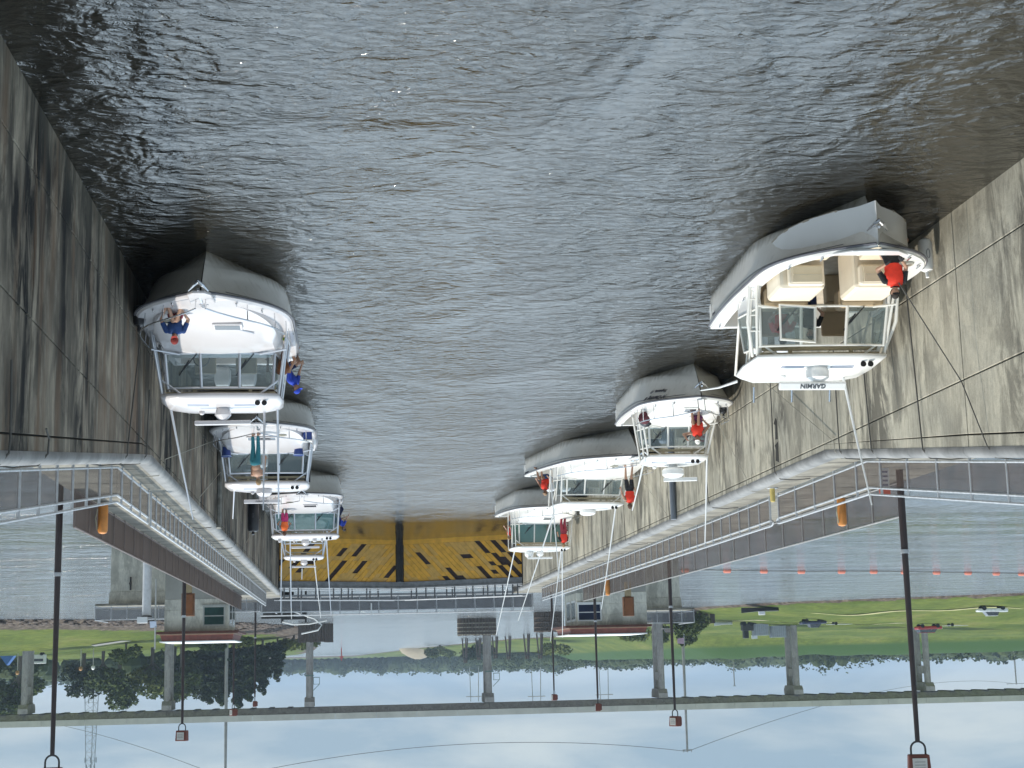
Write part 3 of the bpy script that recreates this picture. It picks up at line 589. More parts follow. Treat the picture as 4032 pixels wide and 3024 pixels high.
# ------------------------------------------------------------------ timber fenders beyond the gate
def fender(x, y, rad, h, label, rz=0, arc=(0, 360), z0=.2, piles=34, squash=.35, light=False):
    root = empty('timber_fender', (x, y, 0), label, 'timber fender', None, rz)
    pm = MB(); wm = MB(); 
    for i in range(piles):
        a = R(arc[0] + (arc[1] - arc[0]) * i / piles); px, py = rad * math.cos(a), rad * squash * math.sin(a)
        pm.tube([(px, py, -1.5), (px, py, h + RND.uniform(-.1, .1))], .30, 7)
    pm.build('pile', TIMBER, root)['kind'] = 'stuff'
    for z_ in [h * k for k in (.25, .5, .75, .95)]:
        pts = [((rad + .24) * math.cos(R(arc[0] + (arc[1] - arc[0]) * i / 40)), (rad + .5) * squash * math.sin(R(arc[0] + (arc[1] - arc[0]) * i / 40)), z_) for i in range(41)]
        wm.tube(pts, .13, 6, False)
    wm.build('wale', M('pale_wale', (.30, .27, .21), .8, 0, .4, 1) if light else TIMBER, root)
fender(7.3, 350, 3.6, 3.9, 'dark round timber fender at the foot of the bridge pier nearer the pine trees')
fender(-27.3, 332, 3.9, 3.4, 'round timber fender with pale wales at the foot of the midstream bridge pier', light=True)
fender(-38.2, 296, 2.6, 3.6, 'dark timber fender standing behind the mast of the lamp poles, sunlit side', squash=.6)
tf = empty('timber_dock', (4.3, 124, 0), 'black slatted steel fender with bent white rails at the end of the shaded wall', 'steel fender')
m_ = MB()
for k in range(5): m_.b2((-.9, 0, 3.3 + k * .42), (.9, .9, 3.55 + k * .42))
m_.b2((-1, -.02, 3), (-.85, 1, 5.5)); m_.b2((.85, -.02, 3), (1, 1, 5.5)); m_.b2((.05, 1, 3), (2.6, 1.4, 5.1)); m_.build('fender_slats', DARKSTEEL, tf)
m_ = MB(); m_.tube([(-2.6, 0, 5.35), (-1.2, -.1, 5.6), (0, -.15, 5.62), (.9, -.1, 5.4)], .06, 6); m_.tube([(.9, -.2, 4.3), (-1.6, -.4, 5.2), (-2.2, -.4, 5.7), (-1.9, -.4, 6.1), (-.6, -.4, 6.35)], .06, 6); m_.build('bent_rail', WHITEP, tf, smooth=True)
def pile_cluster(x, y, h, label, n=3):
    root = empty('mooring_piles', (x, y, 0), label, 'mooring piles', 'leaning mooring pile clusters on the far side')
    for i in range(n):
        a = 2 * math.pi * i / n + .4; o = MB().tube([(math.cos(a) * 1.3, math.sin(a) * 1.3, -1), (math.cos(a) * .5, math.sin(a) * .5, h)], .28, 8).build('pile', TIMBER, root)
    MB().tube([(0, 0, h * .8), (0, 0, h * .86)], .95, 10).build('binding', DARKSTEEL, root)
for x, y, h, lb in ((-46.0, 617, 9.5, 'leaning pile cluster farthest towards the pointed end of the west bank'), (-51, 612, 8.5, 'leaning pile cluster second from the pointed end of the west bank'), (-55.5, 590, 8, 'leaning pile cluster third from the pointed end of the west bank'), (-60, 585, 8.5, 'pile cluster just clear of the midstream bridge pier'), (-62.5, 545, 8.5, 'pile cluster between the midstream pier and a lamp pole, left one in the upright view'), (-66.5, 540, 8.5, 'pile cluster between the midstream pier and a lamp pole, nearer the bank')): pile_cluster(x, y, h, lb)
mk = empty('channel_marker', (4.1, 900, 0), 'thin red channel marker standing in the open water', 'marker')
MB().tube([(0, 0, -1), (0, 0, 7)], .35, 6).build('pole', M('marker_red', (.5, .06, .04), .6), mk); MB().extr([(-1.3, 0, 4.4), (1.3, 0, 4.4), (0, 0, 6.8)], (0, .2, 0)).build('day_mark', M('marker_board', (.55, .07, .05), .6), mk)
# ------------------------------------------------------------------ buoys
BU = M('buoy_orange', (.55, .17, .11), .5, 0, .15, 2)
bx = [(-34.39, 155.95), (-39.34, 158.2), (-43.8, 160.15), (-48.51, 162.28), (-53.42, 163.65), (-57.39, 164.75), (-61.66, 166.81), (-66.19, 168.96), (-70.79, 171.16), (-75.09, 173.31), (-79.12, 175.4)]
b0 = None
for i, (x, y) in enumerate(bx):
    if b0 is None:
        b0 = empty('boom_buoy', (x, y, .1), '', 'buoy', 'orange boom buoys strung across the side channel')
        b_ = MB(); b_.tube([(-.42, 0, -.1), (-.38, 0, -.1), (-.3, 0, -.1), (.3, 0, -.1), (.38, 0, -.1), (.42, 0, -.1)], [.12, .27, .34, .34, .27, .12], 14); b_.build('buoy_body', BU, b0, smooth=True)
        o = b0
    else: o = dup(b0, None, (x, y, .1), 0)
    nm = ('first', 'second', 'third', 'fourth', 'fifth', 'sixth', 'seventh', 'eighth', 'ninth', 'tenth', 'eleventh')[i]
    o['label'] = nm + ' orange boom buoy counted from the fenced spillway platform outwards'
tag(MB().tube([(-28, 153, .08)] + [(x, y, .05) for x, y in bx], .035, 5).build('boom_cable', M('cable_dark', (.12, .11, .1), .8)), 'dark cable threading the row of orange buoys', 'cable')
# ------------------------------------------------------------------ road bridge
BY = 350.
brd = empty('road_bridge', (-30, BY, 0), 'long grey concrete road bridge crossing the canal on tall piers', 'bridge')
T = lambda x: x + 30
g_ = MB(); jx = [-420, -290, -250, -210, -171, -133, -102.3, -70.8, -31.3, 8.7, 39.7, 70, 101, 140, 180, 220, 420]
for a, b in zip(jx[:-1], jx[1:]):
    g_.extr([(T(a) + .04, -1.0, 19.35), (T(a) + .04, .1, 18.15), (T(a) + .04, 7.1, 18.15), (T(a) + .04, 8.2, 19.35)], (b - a - .08, 0, 0))
g_.build('girder', CON_B, brd)
MB().b2((T(-420), -1.12, 19.36), (T(420), 8.6, 19.62)).build('deck_slab', M('deck_edge', (.20, .195, .18), .85), brd)
pa = MB(); x = -420
while x < 420: pa.b2((T(x) + .03, -1.45, 19.42), (T(x + 9) - .03, -1.15, 20.72)); x += 9
pa.build('parapet', M('parapet_concrete', (.58, .55, .47), .85, 0, .15, .3), brd)
dk = MB(); x = -250
while x < 130:
    if not (-72 < x < 12): dk.b2((T(x), -.6, 17.98), (T(x) + 1.1, 7.6, 18.16))
    x += 4.1
dk.build('bearing_blocks', DARKSTEEL, brd)['kind'] = 'stuff'
pier0 = None
for px_ in (-171, -133.5, -102.3, -70.8, -31.3, 8.7, 39.7, 70.3, 101):
    foot = ground_h(np.array([px_]), np.array([BY]))[0]
    if pier0 is None:
        pier0 = bpy.data.objects.new('pier', None); C.objects.link(pier0); pier0.parent = brd
        for yy in (.9, 6.3):
            MB().tube([(0, yy, -2), (0, yy, 16.3)], .74, 20).build('column', CON_B, pier0, smooth=True)
        MB().b2((-.45, 1.65, 12.2), (.45, 5.6, 14.0)).build('strut', CON_B, pier0)
        MB().extr([(-1.05, -.7, 16.9), (-1.05, .2, 16.0), (-1.05, 7.0, 16.0), (-1.05, 7.9, 16.9), (-1.05, 7.9, 17.97), (-1.05, -.7, 17.97)], (2.1, 0, 0)).build('cap', CON_B, pier0)
        pier0.location = (T(px_), 0, 0); 
    else:
        c = dup(pier0, brd, (T(px_), 0, 0))
# signal frames on the two channel piers
for x, sg in ((8.7, 1), (-31.3, 1)):
    r_ = empty('signal_frame', (x, 349, 11.5), 'small steel signal frame hung on the %s channel pier of the bridge' % ('pine-side' if x > 0 else 'midstream'), 'signal frame')
    m_ = MB(); m_.b2((-2.3, -.6, 0), (-.9, .3, .15)); m_.b2((-2.3, -.6, 1.5), (-.9, .3, 1.6)); m_.tube([(-2.25, -.5, 0), (-2.25, -.5, 1.6)], .07, 6); m_.tube([(-.95, -.5, 0), (-.95, -.5, 1.6)], .07, 6); m_.tube([(-.8, 0, 3), (-2.2, 0, 1.6)], .08, 6); m_.b2((-1, -.4, -.5), (.95, .0, -.2)); m_.build('frame', M('signal_green', (.14, .2, .17), .6), r_)
# ------------------------------------------------------------------ boats
GEL2 = M('shade_toned_gelcoat', (.60, .575, .575), .28, 0, .03, 2, coat=.3)  # white gelcoat darkened: shade on the far row's decks put into its colour
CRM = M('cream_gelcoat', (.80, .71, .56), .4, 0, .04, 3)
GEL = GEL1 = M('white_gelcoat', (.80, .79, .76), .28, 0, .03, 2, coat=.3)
HULLM = M('pale_grey_gelcoat', (.84, .81, .74), .25, 0, .05, 1.2, coat=.4)
def grime(m):       # brown scum line at the waterline and faint run-off streaks on the topsides
    nt = m.node_tree; p = nt.nodes['Principled BSDF']; L = nt.links.new; old = p.inputs['Base Color'].links[0].from_socket
    tc = N(nt, 'ShaderNodeTexCoord'); sp = N(nt, 'ShaderNodeSeparateXYZ'); L(tc.outputs['Object'], sp.inputs[0]); mp = N(nt, 'ShaderNodeMapping'); mp.inputs['Scale'].default_value = (4, 4, .5); L(tc.outputs['Object'], mp.inputs[0])
    n = N(nt, 'ShaderNodeTexNoise'); n.inputs['Scale'].default_value = 1.6; n.inputs['Detail'].default_value = 6; L(mp.outputs[0], n.inputs['Vector'])
    a = N(nt, 'ShaderNodeMath', operation='MULTIPLY_ADD'); L(n.outputs['Fac'], a.inputs[0]); a.inputs[1].default_value = -.45; L(sp.outputs['Z'], a.inputs[2])
    r = N(nt, 'ShaderNodeMapRange'); r.inputs['From Min'].default_value = -.22; r.inputs['From Max'].default_value = .06; r.inputs['To Min'].default_value = .8; r.inputs['To Max'].default_value = 0; L(a.outputs[0], r.inputs['Value'])
    r2 = ramp(nt, [(.55, (0, 0, 0)), (.75, (.22, .22, .22))]); L(n.outputs['Fac'], r2.inputs[0]); mxx = N(nt, 'ShaderNodeMath', operation='MAXIMUM'); L(r.outputs[0], mxx.inputs[0]); L(r2.outputs[0], mxx.inputs[1])
    x = N(nt, 'ShaderNodeMix', data_type='RGBA'); L(mxx.outputs[0], x.inputs['Factor']); L(old, x.inputs['A']); x.inputs['B'].default_value = (.30, .25, .16, 1); L(x.outputs['Result'], p.inputs['Base Color'])
grime(HULLM)
CREAM = M('cream_cushion', (.62, .54, .40), .7, 0, .06, 4)
TANB = M('tan_bolster', (.42, .32, .20), .7, 0, .1, 4)
TEAK = M('boat_sole', (.40, .34, .26), .8, 0, .2, 4)
CHROME = M('polished_steel', (.62, .63, .65), .18, .9, .05, 4)
PIPEW = M('white_pipework', (.78, .76, .70), .3, 0, .04, 4)
ALU = M('anodised_pipework', (.62, .63, .66), .3, .55, .06, 4)
BLK = M('black_trim', (.012, .012, .014), .4, 0, .3, 4)
GREYD = M('dark_interior', (.05, .05, .055), .7, 0, .4, 3)
GLS = glass('windscreen_glass', (.50, .58, .58), .14)
GLSG = glass('green_tinted_glass', (.10, .22, .19), .62)
GLSD = glass('dark_glass', (.03, .035, .045), .9)
STRIPE = M('grey_stripe', (.10, .10, .115), .4)
NAVY = M('navy_gear', (.02, .05, .22), .6)
def sm(x): x = max(0., min(1., x)); return x * x * (3 - 2 * x)
class Hull:
    def __init__(s, L, B, zb, zs, rake): s.L, s.B, s.zb, s.zs, s.rake = L, B, zb, zs, rake
    def bg(s, y): t = max(0, y / s.L); return s.B / 2 * (1 - (1 - min(t / .40, 1)) ** getattr(s, 'full', 2.5)) * (1 - .07 * max(0, (t - .6) / .4) ** 2)
    def sheer(s, y): t = min(1, max(0, y / s.L)); return s.zs + (s.zb - s.zs) * (1 - t) ** 1.5
    def bc(s, t): return s.B / 2 * .86 * (1 - (1 - min(max(t, 0) / .50, 1)) ** 1.7)
    def section(s, t):
        y0 = t * s.L; zg = s.sheer(y0); bg = s.bg(y0); bc = s.bc(t); zc = .55 * (1 - min(t / .55, 1)) ** 1.8 - .03
        pts = [(0, -.5), (bc * .55, -.5 + (zc + .42) * .5), (bc, zc - .05), (bc + .055 * min(1, t * 8), zc)]
        fl = 1.9 - 1.1 * sm(t / .5)
        for k in (.2, .4, .6, .8, .93, 1.0): pts.append((bc + .05 * min(1, t * 8) + (bg - bc - .05 * min(1, t * 8)) * k ** fl, zc + .02 + (zg - zc - .02) * k))
        out_ = []
        for x, z in pts:
            ys_ = s.rake * max(0, 1 - max(z, -.5) / s.zb) ** 1.15 * (1 - t) ** 4
            if z < 0: ys_ += .9 * (-z) * (1 - t) ** 4
            out_.append((x, y0 + ys_, z))
        return out_
def outboard(root, x, y, z, mat):
    o = empty_part('outboard_motor', (x, y, z), root)
    MB().loft([[(a * .20 * k, b * .33 * k + .05, zz) for a, b in ((-1, -1), (-1.1, 0), (-.8, 1), (.8, 1), (1.1, 0), (1, -1))] for zz, k in ((0, .75), (.1, 1), (.35, 1), (.5, .8), (.56, .4))]).build('cowling', mat, o, smooth=True)
    MB().b2((-.09, -.08, -.9), (.09, .18, .02)).build('motor_leg', mat, o)
def empty_part(name, loc, parent):
    o = bpy.data.objects.new(name, None); C.objects.link(o); o.parent = parent; o.location = loc; o.empty_display_size = .1; return o
def text_mesh(txt, size, mat, parent, name, M4, ext=.004, shear=0, bold=0):
    cu = bpy.data.curves.new('t', 'FONT'); cu.body = txt; cu.size = size; cu.extrude = ext; cu.align_x = 'CENTER'; cu.shear = shear; cu.offset = bold
    t = bpy.data.objects.new('t', cu); C.objects.link(t); dg = bpy.context.evaluated_depsgraph_get(); me = bpy.data.meshes.new_from_object(t.evaluated_get(dg))
    bpy.data.objects.remove(t); me.materials.clear(); me.materials.append(mat); me.transform(M4)
    o = bpy.data.objects.new(name, me); C.objects.link(o); o.parent = parent; return o
def boat(label, loc, rz, full=2.5, L=9.3, B=3.4, zb=1.2, zs=.78, rake=1.0, yw=4.6, hw=1.45, wf=1.15, wh=.72, ht=None, hz=2.4, pip=ALU, gls=GLS, style='express', hullm=HULLM, motors=2, motm=None, rail=.42, radar='bar', sgn=1, pulpit=True, stripe=1, polemat=ALU, poles=(), hatches=((0, .45, .5),), beam=True, gcol=None):
    root = empty('motor_boat', loc, label, 'boat', 'motor boats moored along both lock walls', rz)
    H = Hull(L, B, zb, zs, rake); H.full = full; n = 26
    ts = [0.002] + [((i / n) ** 1.35) for i in range(1, n + 1)]
    rings = []
    for t in ts:
        s_ = H.section(t); rings.append([(-x, y, z) for x, y, z in s_[::-1]] + s_[1:])
    hb = MB(); hb.loft(rings, False, False); nn = len(rings[-1]); hb.add(rings[-1], [tuple(range(nn))])
    hb.build('hull', hullm, root, smooth=True)
    st = MB()
    for sgn_ in (-1, 1):     # rubbing strake along the gunwale, thin stripes on the topsides
        pts = [(sgn_ * (H.bg(t * L) + .015), t * L, H.sheer(t * L) - .03) for t in ts]; st.tube(pts, .028, 6)
    st.build('rub_rail', STRIPE, root, smooth=True)
    if stripe:
        sm_ = MB()
        for sgn_ in (-1, 1):
            for q in range(stripe):
                off = .16 + q * .09; k1 = 1 - off / 1.0; rows = []
                for t in ts[3:]:
                    s_ = H.section(t); a, b = Vector(s_[-1]), Vector(s_[-2]); c_ = Vector(s_[-3])
                    p1 = a.lerp(c_, min(1, off / max((a - c_).length, .05))); p2 = a.lerp(c_, min(1, (off + .028) / max((a - c_).length, .05)))
                    rows.append([(sgn_ * (p1.x + .006), p1.y, p1.z), (sgn_ * (p2.x + .006), p2.y, p2.z)])
                sm_.loft(rows, False, False)
        sm_.build('hull_stripe', STRIPE, root)
    # deck: foredeck, side decks and gunwale cap
    dk = MB(); dk.cur = 0
    yd = yw if style != 'bow' else 0
    rows = []
    for i in range(17):
        y = .02 + (yw + .2) * i / 16; b = H.bg(y) - .01; z = H.sheer(y)
        if style == 'bow': continue
        rows.append([(-b, y, z), (-b + .05, y, z + .045), (-b * .6, y, z + .06), (0, y, z + .08), (b * .6, y, z + .06), (b - .05, y, z + .045), (b, y, z)])
    if rows: dk.loft(rows, False, False)
    y0 = yw + .18 if style != 'bow' else .02
    wcap = .24 if style != 'bow' else .34
    for sg in (-1, 1):
        rr_ = []
        for i in range(24):
            y = y0 + (L - y0) * i / 23; b = H.bg(y) - .005; z = H.sheer(y); ii = max(0, b - wcap)
            rr_.append([(sg * b, y, z - .02), (sg * (b - .03), y, z + .045), (sg * (ii + .03), y, z + .045), (sg * ii, y, z - .0), (sg * ii, y, .28)])
        dk.loft(rr_, False, False)
    dk.b2((-H.bg(L) + .01, L - .22, .28), (H.bg(L) - .01, L - .02, H.sheer(L) + .04))
    dk.build('deck', GEL, root, smooth=True)
    fl = MB(); yy0 = yw + .2 if style != 'bow' else .75
    fpts = [(H.bg(yy0 + (L - .2 - yy0) * i / 12) - wcap - .0, yy0 + (L - .2 - yy0) * i / 12) for i in range(13)]
    fl.extr([(max(.02, x), y, .26) for x, y in fpts] + [(-max(.02, x), y, .26) for x, y in fpts[::-1]], (0, 0, .04)); fl.build('cockpit_sole', TEAK, root)
    if style != 'bow':
        # trunk cabin rising to the windscreen
        tr = MB(); rows = []; ys0 = .95
        for i in range(15):
            f = i / 14; y = ys0 + (yw - ys0 + .05) * f; dz = H.sheer(y) + .05; tw = max(.05, (H.bg(y) - .30) * (1 - .25 * (1 - f) ** 2)); tw = min(tw, wf + .22); h = max(.012, (hw - dz) * sm(f * 1.15) ** .8)
            rows.append([(-tw, y, dz - .03), (-tw + .05 * f, y, dz + h * .62), (-tw + .16, y, dz + h * .95), (-tw * .45, y, dz + h + .05 * f), (0, y, dz + h + .075 * f), (tw * .45, y, dz + h + .05 * f), (tw - .16, y, dz + h * .95), (tw - .05 * f, y, dz + h * .62), (tw, y, dz - .03)])
        tr.loft(rows, False, False); tr.add(rows[-1], [tuple(range(9))]); tr.build('cabin_trunk', GEL, root, smooth=True)
        for k, (hx, fy, hs) in enumerate(hatches):
            y = ys0 + (yw - ys0) * fy; dz = H.sheer(y); h = (hw - dz - .05) * sm((fy) * 1.15) ** .8; slope = math.atan2((hw - H.sheer(yw)) , (yw - ys0)) * 1.1
            zt = dz + .05 + max(.012, h) + .05
            f_ = MB(); f_.box((hx, y, zt), (hs + .1, .36, .05), rx=slope); fo = f_.build('deck_hatch', GEL, root, bevel=.015)
            MB().box((hx, y, zt + .028), (hs, .26, .012), rx=slope).build('hatch_pane', GLSD, fo)
    # windscreen: three front panes, raked, with side wings
    rk = .28; base = hw + .045; yb = yw - .02; zt = base + wh
    wtop = wf - .05
    P_ = [(-wf, yb), (-wf * .36, yb - .07), (wf * .36, yb - .07), (wf, yb)]; Pt = [(-wtop, yb + rk), (-wtop * .36, yb + rk - .07), (wtop * .36, yb + rk - .07), (wtop, yb + rk)]
    wingb = [(-wf - .14, yb + 1.5), (wf + .14, yb + 1.5)]; wingt = [(-wtop - .1, yb + 1.45), (wtop + .1, yb + 1.45)]
    fr = MB(); r_ = .028
    fr.tube([(wingb[0][0], wingb[0][1], base - .1)] + [(x, y, base) for x, y in P_] + [(wingb[1][0], wingb[1][1], base - .1)], r_, 6)
    fr.tube([(wingt[0][0], wingt[0][1], zt - .1)] + [(x, y, zt) for x, y in Pt] + [(wingt[1][0], wingt[1][1], zt - .1)], r_, 6)
    for a, b in zip(P_, Pt): fr.tube([(a[0], a[1], base), (b[0], b[1], zt)], r_ * 1.3, 6)
    for a, b in zip(wingb, wingt): fr.tube([(a[0], a[1], base - .1), (b[0], b[1], zt - .1)], r_, 6)
    fro = fr.build('windscreen', pip if style != 'bow' else PIPEW, root, smooth=True)
    for i in range(3):
        if style == 'bow' and i == 1: continue
        a, b, c, d = P_[i], P_[i + 1], Pt[i + 1], Pt[i]
        MB().extr([(a[0], a[1], base), (b[0], b[1], base), (c[0], c[1], zt), (d[0], d[1], zt)], (0, .012, 0)).build('pane', gls, fro)
    for i, sg in ((0, -1), (1, 1)):
        a, b = (P_[0], Pt[0]) if sg < 0 else (P_[3], Pt[3])
        MB().extr([(a[0], a[1], base), (wingb[i][0], wingb[i][1], base - .1), (wingt[i][0], wingt[i][1], zt - .1), (b[0], b[1], zt)], (.012 * sg, 0, 0)).build('pane', gls, fro)
    wp = MB()
    for sg in (-.62, .42): wp.g += 1; wp.tube([(sg * wf, yb - .09, base + .02), (sg * wf + .30, yb + .05, base + .36)], .014, 5); wp.tube([(sg * wf + .18, yb - .02, base + .16), (sg * wf + .42, yb + .12, base + .5)], .02, 5)
    wp.each('wiper', BLK, root)
    # cockpit sides, dash, seats
    cs = MB()
    for sg in (-1, 1):
        x = sg * (wf + .14); cs.g += 1; cs.extr([(x, yb, .3), (x, yb + 1.55, .3), (x, yb + 1.55, base - .1), (x - sg * .14, yb, base - .02)], (-sg * .05, 0, 0))
    if style != 'bow': cs.g += 1; cs.b2((-wf, yb + .1, .3), (wf, yb + .55, hw - .12))
    cs.each('cockpit_side', GEL, root)
    if style != 'bow':
        MB().b2((-wf + .1, yb + .12, hw - .115), (wf - .1, yb + .6, hw + .03)).build('dashboard', GREYD if gls is not GLS else GEL, root, bevel=.03)
        for x in (-.5, .5):
            se = MB(); se.b2((x - .26, yb + 1.35, 1.0), (x + .26, yb + 1.75, 1.12)); se.b2((x - .26, yb + 1.72, 1.1), (x + .26, yb + 1.84, 1.62)); se.tube([(x, yb + 1.55, .3), (x, yb + 1.55, 1.0)], .08, 8); se.build('helm_seat', CREAM, root, bevel=.03)
        sw = MB(); sw.tube([(.5 + .19 * math.cos(a), yb + .72, hw + .02 + .19 * math.sin(a)) for a in [R(k) for k in range(0, 361, 30)]], .016, 5); sw.build('steering_wheel', BLK, root)
    # hardtop
    if ht:
        yh, a, dl = ht
        plan = [(-a, .12), (-a * .6, .03), (0, 0), (a * .6, .03), (a, .12), (a + .08, dl * .45), (a + .03, dl * .8), (a * .72, dl), (-a * .72, dl), (-a - .03, dl * .8), (-a - .08, dl * .45)]
        def rg(k, z, crown=0): return [(x * k, yh + (y - dl / 2) * k + dl / 2, z + crown) for x, y in plan]
        h_ = MB(); h_.loft([rg(.93, hz), rg(1, hz + .035), rg(1.0, hz + .085), rg(.93, hz + .16), rg(.75, hz + .20), rg(.35, hz + .225)]); hto = h_.build('hardtop', GEL, root, smooth='all')
        hk = MB()
        for x in (-.55, .55):
            if a > .9: hk.g += 1; hk.box((x, yh + .55, hz + .20), (.5, .13, .05), rx=R(12))
        hk.each('hardtop_vent', M('vent_grey', (.30, .32, .38), .4), hto)
        hn = MB()
        for x in (.0, .16): hn.g += 1; hn.tube([(-sgn * (a - .35) + x, yh + .28, hz + .24), (-sgn * (a - .35) + x, yh + .16, hz + .235)], [.03, .065], 12)
        hn.each('horn', BLK, hto)
        lg = MB()
        for sg in (-1, 1):
            lg.g += 1; xb = sg * min(H.bg(yw) - .16, wf + .3); zb_ = H.sheer(yw) + .04
            lg.tube([(xb, yw - .35, zb_), (sg * (a - .02), yh + .22, hz + .02)], .032, 8)
            lg.tube([(xb, yw + 1.3, zb_), (sg * (a - .02), yh + dl - .35, hz + .02)], .032, 8)
            lg.tube([(xb, yw + .2, zb_), (sg * (a), yh + .9, hz + .02)], .028, 8)
            lg.tube([(sg * (a - .01), yh + .20, hz - .32), (sg * (a - .48), yh + .25, hz + .02)], .026, 6)
            lg.tube([(xb * .99, yw - .3, zb_ + .45), (sg * (wf - .35), yb - .1, hw + .08)], .024, 6)
            lg.tube([(sg * (a + .0), yh + .85, zb_ + .8), (sg * (a - .05), yh + 1.5, hz + .02)], .024, 6)
        lg.each('hardtop_frame', pip, root, smooth=True)
        if beam:
            bm_ = MB(); bm_.b2((-a + .08, yh + .35, hz - .20), (a - .08, yh + .42, hz - .12)); bm_.b2((-a + .1, yh + .3, hz - .06), (a - .1, yh + .36, hz - .01))
            for x in (-a * .5, a * .45): bm_.b2((x - .04, yh + .33, hz - .12), (x + .04, yh + .4, hz))
            bm_.build('enclosure_frame', M('tan_frame', (.42, .36, .24), .5), root)
        zt_ = hz + .2
        if radar in ('bar', 'both', 'dome+bar'):
            rb = MB(); rb.lathe((0, yh + 1.0, zt_), [(.14, 0), (.17, .06), (.20, .2), (.14, .27), (.06, .33)], 14); rd = rb.build('radar_pedestal', GEL, root, smooth=True)
            MB().box((0, yh + 1.0, zt_ + .38), (1.35, .14, .10), rz=R(4)).build('radar_antenna', GEL, rd, bevel=.02)
        if radar in ('dome', 'both', 'dome+bar'):
            MB().lathe((-.15 if radar == 'dome' else .5, yh + 1.3, zt_), [(.30, 0), (.34, .05), (.34, .17), (.26, .24), (.08, .27)], 18).build('radar_dome', GEL, root, smooth=True)
        MB().ell((.55, yh + 1.5, zt_ + .05), (.07, .07, .06), 10, 6).build('gps_puck', GEL, root, smooth=True)
    for pa in poles:
        MB().tube(pa, [.034 - .018 * i / (len(pa) - 1) for i in range(len(pa))], 7).build('outrigger_pole', polemat, root, smooth=True)
    # bow rail with stanchions
    if rail:
        rl = MB(); ys_ = [.05 + (yw - .1) * i / 14 for i in range(15)]
        for sg in (-1, 1):
            pts = [(sg * max(.10, H.bg(y) - .10), y, H.sheer(y) + rail * (.8 + .2 * sm(y))) for y in ys_]; rl.tube(pts, .017, 6)
            for i in (0, 3, 6, 9, 12, 14):
                y = ys_[i]; x = sg * max(.10, H.bg(y) - .10); rl.tube([(x * .985, y + .1, H.sheer(y) + .03), (x, y, H.sheer(y) + rail * (.8 + .2 * sm(y)))], .014, 5)
        rl.build('bow_rail', CHROME, root, smooth=True)
    if pulpit:
        pu = MB(); pu.extr([(-.26, .6, zb + .03), (-.24, -.25, zb + .05), (-.12, -.42, zb + .05), (.12, -.42, zb + .05), (.24, -.25, zb + .05), (.26, .6, zb + .03)], (0, 0, .07)); pu.build('bow_pulpit', GEL, root, bevel=.02)
    an = MB(); an.tube([(0, -.5 if pulpit else -.08, zb + (.05 if pulpit else -.32)), (0, .35 if pulpit else .12, zb + (.12 if pulpit else -.42))], .03, 6); yy = -.5 if pulpit else -.06; zz = zb + .0 if pulpit else zb - .34
    an.tube([(-.2, yy + .1, zz + .06), (-.08, yy - .02, zz - .04), (0, yy - .04, zz - .10), (.08, yy - .02, zz - .04), (.2, yy + .1, zz + .06)], [.015, .04, .05, .04, .015], 6); an.build('anchor', CHROME, root)
    cl = MB()
    for y in (.9, 1.7, yw + 1.0, L - .6):
        for sg in (-1, 1):
            x = sg * (H.bg(y) - .17); z = H.sheer(y) + .07; cl.tube([(x - .0, y - .11, z + .03), (x, y + .11, z + .03)], .017, 6); cl.tube([(x, y - .04, z - .03), (x, y - .04, z + .03)], .015, 5); cl.tube([(x, y + .04, z - .03), (x, y + .04, z + .03)], .015, 5)
    cl.build('cleats', CHROME, root)
    for k in range(motors): outboard(root, (k - (motors - 1) / 2) * .68, L + .22, .85, motm or M('motor_white', (.55, .56, .58), .3))
    return root, H
POLE = lambda x, y, z, dx, dy, dz: [(x, y, z), (x + dx * .5, y + dy * .5, z + dz * .5 + .04), (x + dx, y + dy, z + dz)]
# front boat on the sunlit side: open bow with cushions
b1, H1 = boat('open-bow motor boat with cream bow seats, front of the sunlit-wall row', (-10.02, 27.3, 0), R(2.6), full=3.3, L=8.9, B=3.35, zb=1.16, zs=.80, rake=.60, yw=4.15, hw=1.36, wf=1.40, wh=.80, ht=(4.35, 1.42, 2.9), hz=2.36, pip=PIPEW, style='bow', rail=0, radar='none', pulpit=False, sgn=1, polemat=WHITEP, poles=[POLE(-.95, 6.3, 2.55, -.3, -.6, 3.0), POLE(1.35, 7.0, 2.5, .75, .6, .1)], stripe=1)
cb = MB()
for sg in (-1, 1):
    cb.g += 1; cb.b2((sg * .30, 2.75, .3), (sg * 1.28, 3.95, 1.34))
cb.each('console', CRM, b1, bevel=.09)
cu = MB()
for sg in (-1, 1):
    cu.g += 1; cu.b2((sg * .36, 2.56, .86), (sg * 1.12, 2.74, 1.30))
cu.each('console_backrest', CRM, b1, bevel=.06)
cu = MB()
for sg in (-1, 1): cu.g += 1; cu.b2((sg * .44, 2.50, .92), (sg * 1.05, 2.555, 1.26)); cu.b2((sg * .44, 2.49, 1.08), (sg * 1.05, 2.545, 1.10))
cu.each('seat_cushion', CREAM, b1, bevel=.025)
cu = MB()
for sg in (-1, 1):
    pts = [(sg * .30, 2.52), (sg * (H1.bg(2.5) - .36), 2.52), (sg * (H1.bg(1.7) - .36), 1.7), (sg * (H1.bg(1.1) - .38), 1.1), (sg * .22, 1.15)]
    cu.g += 1; cu.extr([(x, y, .3) for x, y in pts], (0, 0, .42))
cu.g += 1; cu.extr([(-.62, 1.1, .3), (.62, 1.1, .3), (.30, .55, .3), (-.30, .55, .3)], (0, 0, .42))
cu.each('bow_lounge', CRM, b1, bevel=.03)
cu = MB()
